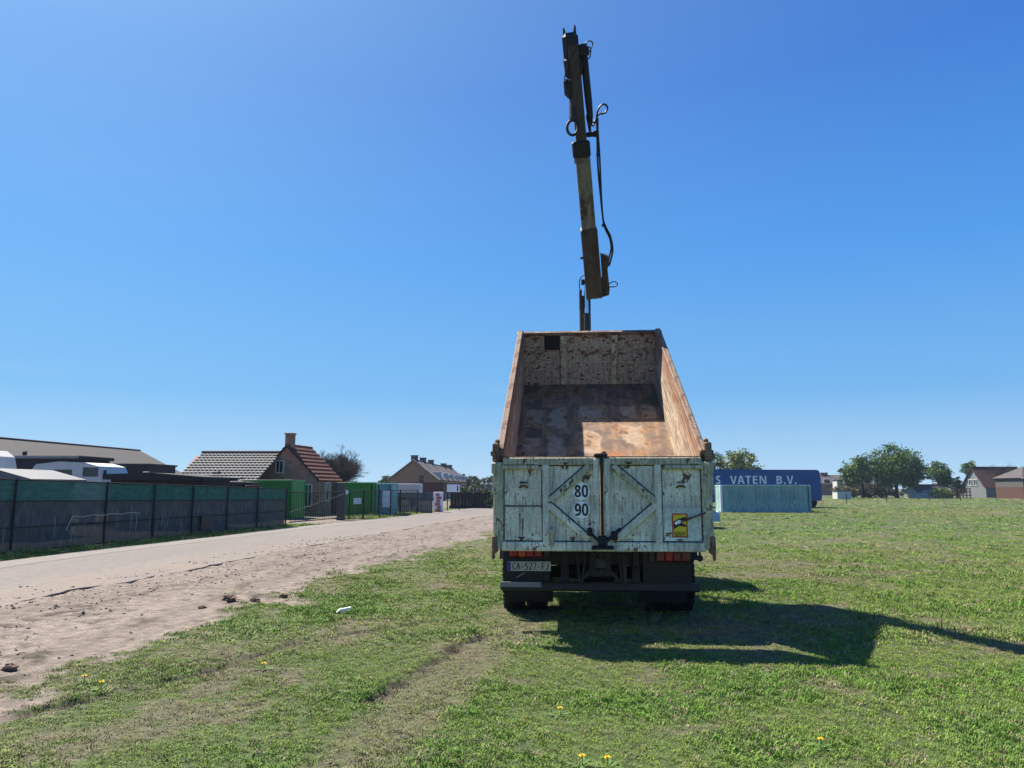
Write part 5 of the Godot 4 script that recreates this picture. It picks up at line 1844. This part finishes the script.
func build_right_side() -> void:
	# corrugated blue grey container
	var o := thing("blue_container", "pale blue corrugated container on the grass in front of the blue trailer", "container", v(16.75, 0, 50.2), deg_to_rad(-6))
	container(o, 5.75, 1.78, 2.3, M.blue_steel, 0.27)
	var s := Shape.new()
	s.box(Vector3(-2.84, 0.88, 1.11), Vector3(0.16, 1.74, 0.12), 0.01)
	part("white_corner_strip", s, M.sign_white, o)
	# blue lettered semi-trailer
	o = thing("blue_trailer", "dark blue curtain trailer with white lettering at the field edge", "trailer", v(18.3, 0, 60.0))
	s = Shape.new()
	s.prism(PackedVector2Array([Vector2(-7.0, 0.55), Vector2(-7.0, 3.06), Vector2(6.25, 3.02), Vector2(6.42, 2.93), Vector2(6.52, 2.5), Vector2(6.55, 0.75), Vector2(6.5, 0.55)]), -2.4, 0.0)
	part("body", s, M.blue_sheet, o)
	for k in 9:
		s = Shape.new()
		s.box(Vector3(-6.4 + 1.5 * k, 1.77, 0.01), Vector3(0.05, 2.4, 0.03), 0.005)
		part("curtain_strap", s, M.blue_sheet, o)
	text("lettering", "S", 0.64, 0.01, M.sign_white, o, Vector3(-1.72, 2.20, 0.03), 0.95, 1.0)
	text("lettering", "VATEN", 0.64, 0.01, M.sign_white, o, Vector3(0.72, 2.20, 0.03), 1.0, 1.0, 3)
	text("lettering", "B.V.", 0.64, 0.01, M.sign_white, o, Vector3(3.75, 2.20, 0.03), 1.0, 1.0, 3)
	s = Shape.new()
	s.box(Vector3(-0.4, 0.5, -1.2), Vector3(12.6, 0.16, 1.4), 0.0)
	part("chassis", s, M.black_steel, o)
	for x in [-3.0, 4.6, 5.75]:
		for z in [-0.25, -2.1]:
			s = Shape.new()
			s.frame = Transform3D(Basis(Vector3.UP, PI / 2), Vector3(x, 0.44, z))
			s.lathe_x([[0.0, -0.15], [0.22, -0.12], [0.44, -0.14], [0.44, 0.14], [0.22, 0.12], [0.0, 0.15]], 18)
			part("wheel", s, M.rubber, o)
	# light blue car half hidden by the truck
	o = thing("blue_car", "light blue small car mostly hidden behind the truck", "car", v(6.42, 0, 30.0))
	s = Shape.new()
	s.prism(PackedVector2Array([Vector2(-2.0, 0.28), Vector2(-2.05, 0.62), Vector2(-1.85, 0.92), Vector2(-1.45, 1.36), Vector2(-0.2, 1.42), Vector2(0.55, 0.98), Vector2(1.5, 0.82), Vector2(1.86, 0.6), Vector2(1.9, 0.28)]), -1.6, 0.0)
	part("body", s, M.car_blue, o)
	s = Shape.new()
	s.prism(PackedVector2Array([Vector2(-1.4, 0.96), Vector2(-1.25, 1.3), Vector2(-0.25, 1.34), Vector2(0.32, 1.0)]), 0.0, 0.01)
	part("side_window", s, M.glass_dark, o)
	for x in [-1.3, 1.15]:
		for z in [-0.08, -1.52]:
			s = Shape.new()
			s.frame = Transform3D(Basis(Vector3.UP, PI / 2), Vector3(x, 0.3, z))
			s.lathe_x([[0.0, -0.1], [0.18, -0.1], [0.3, -0.09], [0.3, 0.09], [0.18, 0.1], [0.0, 0.1]], 20)
			part("wheel", s, M.rubber, o)
	for z in [-0.18, -1.42]:
		s = Shape.new()
		s.box(Vector3(1.84, 0.62, z), Vector3(0.08, 0.12, 0.26), 0.02)
		part("headlight", s, M.sign_white, o)
	# trees behind the trailer and at the far side of the field
	var D0 := Color(0.05, 0.105, 0.016)
	var D1 := Color(0.12, 0.20, 0.035)
	var Y0 := Color(0.15, 0.18, 0.06)
	var Y1 := Color(0.24, 0.26, 0.10)
	tree("round_tree", "pale olive round tree rising behind the blue trailer", v(27.4, 0, 90), 6.4, [[Vector3(0, 4.3, 0), Vector3(2.6, 1.8, 2.2), 90]], 0.26, Y0, Y1, 61)
	tree("round_tree", "darker tree just right of the truck behind the blue trailer", v(23.4, 0, 88), 6.0, [[Vector3(0, 4.0, 0), Vector3(1.5, 1.9, 1.5), 60]], 0.26, D0, D1, 62)
	tree("broad_tree", "largest broad leafy tree at the far side of the field", v(57.6, 0, 112), 8.3, [[Vector3(0, 5.2, 0), Vector3(3.7, 2.7, 3.0), 150], [Vector3(-1.8, 3.4, 0.5), Vector3(2.4, 2.0, 2.2), 70], [Vector3(2.2, 3.6, 0), Vector3(2.4, 2.0, 2.0), 70]], 0.3, D0, D1, 63, "", 0.3)
	tree("broad_tree", "second leafy tree touching the left of the largest tree", v(53.0, 0, 113), 6.6, [[Vector3(0, 4.1, 0), Vector3(2.9, 2.1, 2.6), 110], [Vector3(-1.9, 3.3, 0), Vector3(1.6, 1.6, 1.6), 50]], 0.3, Color(0.065, 0.115, 0.03), D1, 64)
	tree("garden_tree", "medium garden tree between the white gabled shed and the houses", v(65.2, 0, 114), 5.6, [[Vector3(0, 3.9, 0), Vector3(1.7, 1.6, 1.6), 70], [Vector3(0.8, 2.6, 0), Vector3(1.6, 1.2, 1.4), 50]], 0.28, D0, D1, 65)
	tree("garden_tree", "slim tree behind the brown roofed house", v(82.8, 0, 135), 6.3, [[Vector3(0, 4.9, 0), Vector3(1.3, 1.3, 1.3), 50]], 0.28, D0, D1, 66)
	tree("conifer", "small dark conifer in front of the brown roofed house", v(65.6, 0, 110), 3.4, [[Vector3(0, 1.3, 0), Vector3(1.1, 1.0, 1.1), 40], [Vector3(0, 2.3, 0), Vector3(0.65, 0.8, 0.65), 30]], 0.2, Color(0.025, 0.045, 0.02), Color(0.05, 0.08, 0.03), 67)
	tree("far_tree", "distant low green trees between conifer and brown roof", v(80.5, 0, 150), 4.4, [[Vector3(-2, 2.8, 0), Vector3(3.5, 1.5, 2.0), 60]], 0.35, D0, D1, 68)
	hedge("bush", "bright yellow green bush beside the white gabled shed", "bush", v(61.6, 0, 107), Vector3(1.7, 0.85, 1.2), 70, 0.2, Color(0.17, 0.22, 0.04), Color(0.27, 0.30, 0.07), 69)
	hedge("bush", "brown green bushes below the left end of the big trees", "bush", v(49.0, 0, 110), Vector3(2.0, 0.95, 1.2), 70, 0.2, Color(0.10, 0.10, 0.05), Color(0.17, 0.16, 0.07), 70)
	hedge("bush", "dark undergrowth below the largest tree", "bush", v(55.5, 0, 115), Vector3(6.0, 0.9, 1.2), 130, 0.24, Color(0.03, 0.045, 0.02), Color(0.07, 0.085, 0.03), 71)
	hedge("hedge", "long dark hedge in front of the right hand houses", "hedge", v(73.5, 0, 101), Vector3(4.2, 0.7, 1.0), 110, 0.22, Color(0.04, 0.06, 0.025), Color(0.09, 0.11, 0.04), 72)
	bare_tree("leafless tree standing above the right hand roofs", v(76.4, 0, 116), 1.9, 0.07, 4, 9, 6)
	# terrace behind the field
	o = thing("far_terrace", "distant grey roofed terrace with upstairs windows beyond the trailer", "houses", v(68.5, 0, 150))
	s = Shape.new()
	s.box(Vector3(0, 1.2, -4), Vector3(16, 2.4, 8), 0.0)
	part("wall", s, M.brick_brown, o)
	roof_slope(o, Vector3(-8.2, 4.1, -4), Vector3(0, -1.9, 4.3), Vector3(16.4, 0, 0), M.tile_dark, 0.0)
	roof_slope(o, Vector3(-8.2, 4.1, -4), Vector3(0, -1.9, -4.3), Vector3(16.4, 0, 0), M.tile_dark, 0.0)
	for k in 8:
		window(o, Vector3(-7 + 2 * k, 2.78, -0.55), 1.1, 0.75, M.white_paint, 0.0, 1)
	for k in 2:
		chimney(o, Vector3(-4.5 + 0.8 * k, 3.8, -4), 0.6, 0.8, M.stone_grey)
	for q in [[45.4, 103, 1.9, 1.05, "small white shed right of the blue trailer", "white_shed"], [50.6, 116, 0.9, 2.6, "narrow pale hut under the second leafy tree", "pale_hut"]]:
		o = thing(q[5], q[4], "shed", v(q[0], 0, q[1]))
		s = Shape.new()
		s.box(Vector3(0, q[3] / 2, 0), Vector3(q[2], q[3], 1.6), 0.01)
		part("wall", s, M.white_paint, o)
		s = Shape.new()
		s.box(Vector3(0, q[3] + 0.04, 0), Vector3(q[2] + 0.15, 0.09, 1.75), 0.01)
		part("roof", s, M.felt_roof, o)
	# shed with white gable
	o = thing("gabled_shed", "low dark roofed shed with white gable and posts", "shed", v(59.5, 0, 111.5), deg_to_rad(-76))
	gable_house(o, 2.6, 1.0, 1.95, 5.0, M.white_paint, M.tile_dark, 0.0, 0.15)
	o = thing("veranda", "white railed veranda along the dark roofed shed", "veranda", v(59.7, 0, 108.6))
	for k in 5:
		s = Shape.new()
		s.box(Vector3(0.15 + 0.9 * k, 0.5, 0), Vector3(0.1, 1.0, 0.1), 0.01)
		part("post", s, M.white_paint, o)
	s = Shape.new()
	s.box(Vector3(1.95, 1.05, 0), Vector3(4.0, 0.12, 0.2), 0.01)
	part("beam", s, M.white_paint, o)
	o = thing("pergola", "brown wooden pergola beside the conifer", "pergola", v(63.3, 0, 105.5))
	for k in 6:
		s = Shape.new()
		s.box(Vector3(-1.2 + 0.5 * k, 0.7, 0), Vector3(0.12, 1.4, 0.12), 0.01)
		part("post", s, M.wood_brown, o)
	for y in [0.5, 0.95, 1.4]:
		s = Shape.new()
		s.box(Vector3(0.05, y, 0.08), Vector3(2.8, 0.12, 0.06), 0.01)
		part("rail", s, M.wood_brown, o)
	# houses at the right edge
	o = thing("brown_roof_house", "house with big brown roof and white gable at the far right", "house", v(72.9, 0, 118), deg_to_rad(-84))
	gable_house(o, 5.2, 1.7, 4.75, 7.5, M.grey_paint, M.tile_brown, 0.0, 0.25)
	window(o, Vector3(-0.55, 2.35, 0.01), 0.8, 0.9, M.white_paint, 0.0, 1)
	window(o, Vector3(0.55, 2.35, 0.01), 0.8, 0.9, M.white_paint, 0.0, 1)
	o = thing("dark_roof_house", "house with dark roof and white upper windows cut by the right edge", "house", v(75.2, 0, 104))
	s = Shape.new()
	s.box(Vector3(0, 0.8, -3), Vector3(8.0, 1.6, 6), 0.0)
	part("wall", s, M.tile_brown, o)
	s = Shape.new()
	s.box(Vector3(0, 2.25, -3), Vector3(8.02, 1.3, 6.02), 0.0)
	part("upper_wall", s, M.stone_grey, o)
	for sg in [-1.0, 1.0]:
		roof_slope(o, Vector3(-1.8, 4.55, -3), Vector3(-2.5 * 0.0, -1.65, sg * 3.3), Vector3(6.2, 0, 0), M.tile_dark, 0.0)
	s = Shape.new()
	s.tri(Vector3(-1.8, 4.55, -3), Vector3(-4.3, 2.9, 0.3), Vector3(-4.3, 2.9, -6.3), Vector3(-1, 1, 0))
	s.tri(Vector3(-1.8, 4.55, -3), Vector3(-4.3, 2.9, 0.3), Vector3(-1.8, 2.9, 0.3), Vector3(0, 1, 1))
	s.tri(Vector3(-1.8, 4.55, -3), Vector3(-4.3, 2.9, -6.3), Vector3(-1.8, 2.9, -6.3), Vector3(0, 1, -1))
	part("hip_roof", s, M.tile_dark, o)
	s = Shape.new()
	s.box(Vector3(0, 2.86, 0.34), Vector3(8.6, 0.16, 0.1), 0.0)
	part("gutter", s, M.white_paint, o)
	for k in 4:
		window(o, Vector3(-3.2 + 1.5 * k, 2.15, 0.01), 1.0, 1.0, M.white_paint, 0.0, 1)
	s = Shape.new()
	s.box(Vector3(-1.4, 0.8, 0.6), Vector3(0.3, 1.6, 0.3), 0.01)
	part("porch_post", s, M.white_paint, o)
	# posts of the field fence
	var places := [[33.5, 75.0], [41.5, 83.0], [49.6, 89.0], [54.5, 91.0], [59.5, 92.0]]
	for k in places.size():
		s = Shape.new()
		s.tube([Vector3(0, -0.05, 0), Vector3(0.01, 0.95, 0)], [0.05, 0.045], 6)
		single("field_post", s, M.wood_dark, ["first", "second", "third", "fourth", "fifth"][k] + " thin dark field fence post counted from the blue trailer", "post", v(places[k][0], 0, places[k][1]), "field fence posts")

func build_small_things() -> void:
	# dandelions
	var spots := [[-3.37, 6.36, "dandelion in full flower on the left turf nearest the sand"], [-3.62, 6.55, "dandelion beside the left one, a little farther off"], [0.35, 5.7, "single dandelion on the turf below the truck"], [1.97, 5.0, "single dandelion at the lower right of the field"], [0.42, 4.72, "left of the two dandelions at the bottom edge"], [0.57, 4.70, "right of the two dandelions at the bottom edge"], [-2.25, 7.0, "small dandelion beside the dark rut"], [-4.35, 11.9, "lone dandelion at the edge of the sandy verge"]]
	for q in spots:
		rng.seed = int(q[0] * 100)
		var y: float = lay(q[0], q[1])[0]
		var o := thing("dandelion", q[2], "flower", v(q[0], y, q[1]), 0.0, "dandelions in the grass")
		var s := Shape.new()
		s.tube([Vector3(0, -0.01, 0), Vector3(0.004, 0.03, 0), Vector3(0, 0.055, 0.004)], [0.003], 5)
		part("stem", s, M.green_steel, o)
		s = Shape.new()
		for ring in 3:
			for k in 18:
				var a := TAU * k / 18.0 + ring * 0.2
				var dir := Vector3(cos(a), 0.25 + 0.5 * ring, sin(a)).normalized()
				var side := Vector3(-sin(a), 0, cos(a)) * 0.004
				var b := Vector3(0, 0.056, 0.004)
				s.col = Color(0.80, 0.56, 0.02) if ring < 2 else Color(0.75, 0.46, 0.01)
				s.tri(b - side, b + side, b + dir * (0.027 - 0.006 * ring), Vector3.UP)
		part("flower_head", s, M.petal, o)
		s = Shape.new()
		for k in 6:
			var a := TAU * k / 6.0 + rng.randf()
			var dir := Vector3(cos(a), 0.25, sin(a))
			var side := Vector3(-sin(a), 0, cos(a)) * 0.012
			s.col = Color(0.07, 0.14, 0.03)
			s.tri(Vector3.ZERO, dir * 0.06 + side, dir * 0.06 - side, Vector3.UP)
			s.tri(dir * 0.06 - side, dir * 0.06 + side, dir * 0.11 - Vector3(0, 0.012, 0), Vector3.UP)
		part("leaf_rosette", s, M.leaf, o)
	# scrap of white plastic
	var s := Shape.new()
	s.prism(PackedVector2Array([Vector2(-0.10, 0.0), Vector2(-0.06, 0.035), Vector2(0.09, 0.055), Vector2(0.11, 0.03), Vector2(0.0, 0.005)]), -0.02, 0.02)
	var w := single("plastic_scrap", s, M.sign_white, "scrap of white plastic lying on the grass left of the truck", "litter", v(-2.22, 0.02, 10.1))
	w.rotation.y = 0.4
	# clods of dug soil along the edge of the turf
	var cl := [[-4.05, 10.95, 0.06, "largest soil clod in the row along the turf edge"], [-3.75, 11.15, 0.045, "soil clod just right of the largest clod"], [-3.45, 11.5, 0.04, "soil clod at the far end of the clod row"], [-4.3, 10.6, 0.035, "soil clod just left of the largest clod"], [-4.55, 7.0, 0.045, "soil clod on the sand at the left edge of the picture"]]
	for q in cl:
		rng.seed = int(q[1] * 50)
		s = Shape.new()
		var sp := SphereMesh.new()
		sp.radial_segments = 16
		sp.rings = 10
		var arr := sp.get_mesh_arrays()
		var vs: PackedVector3Array = arr[Mesh.ARRAY_VERTEX]
		var ix: PackedInt32Array = arr[Mesh.ARRAY_INDEX]
		var pts := []
		for a in vs:
			var n: float = 1.0 + 0.8 * nz.b.get_noise_3d(a.x * 3.0 + q[0] * 9.0, a.y * 3.0, a.z * 3.0) + 0.4 * nz.f.get_noise_3d(a.x * 2.0, a.y * 2.0 + q[1], a.z * 2.0)
			pts.append(a * 2.0 * q[2] * n * Vector3(1.5, 0.75, 1.0))
		for k in range(0, ix.size(), 3):
			s.tri(pts[ix[k]], pts[ix[k + 1]], pts[ix[k + 2]], pts[ix[k]] + pts[ix[k + 1]])
		single("soil_clod", s, M.soil, q[3], "clod", v(q[0], q[2] * 0.4 + lay(q[0], q[1])[0], q[1]), "soil clods")
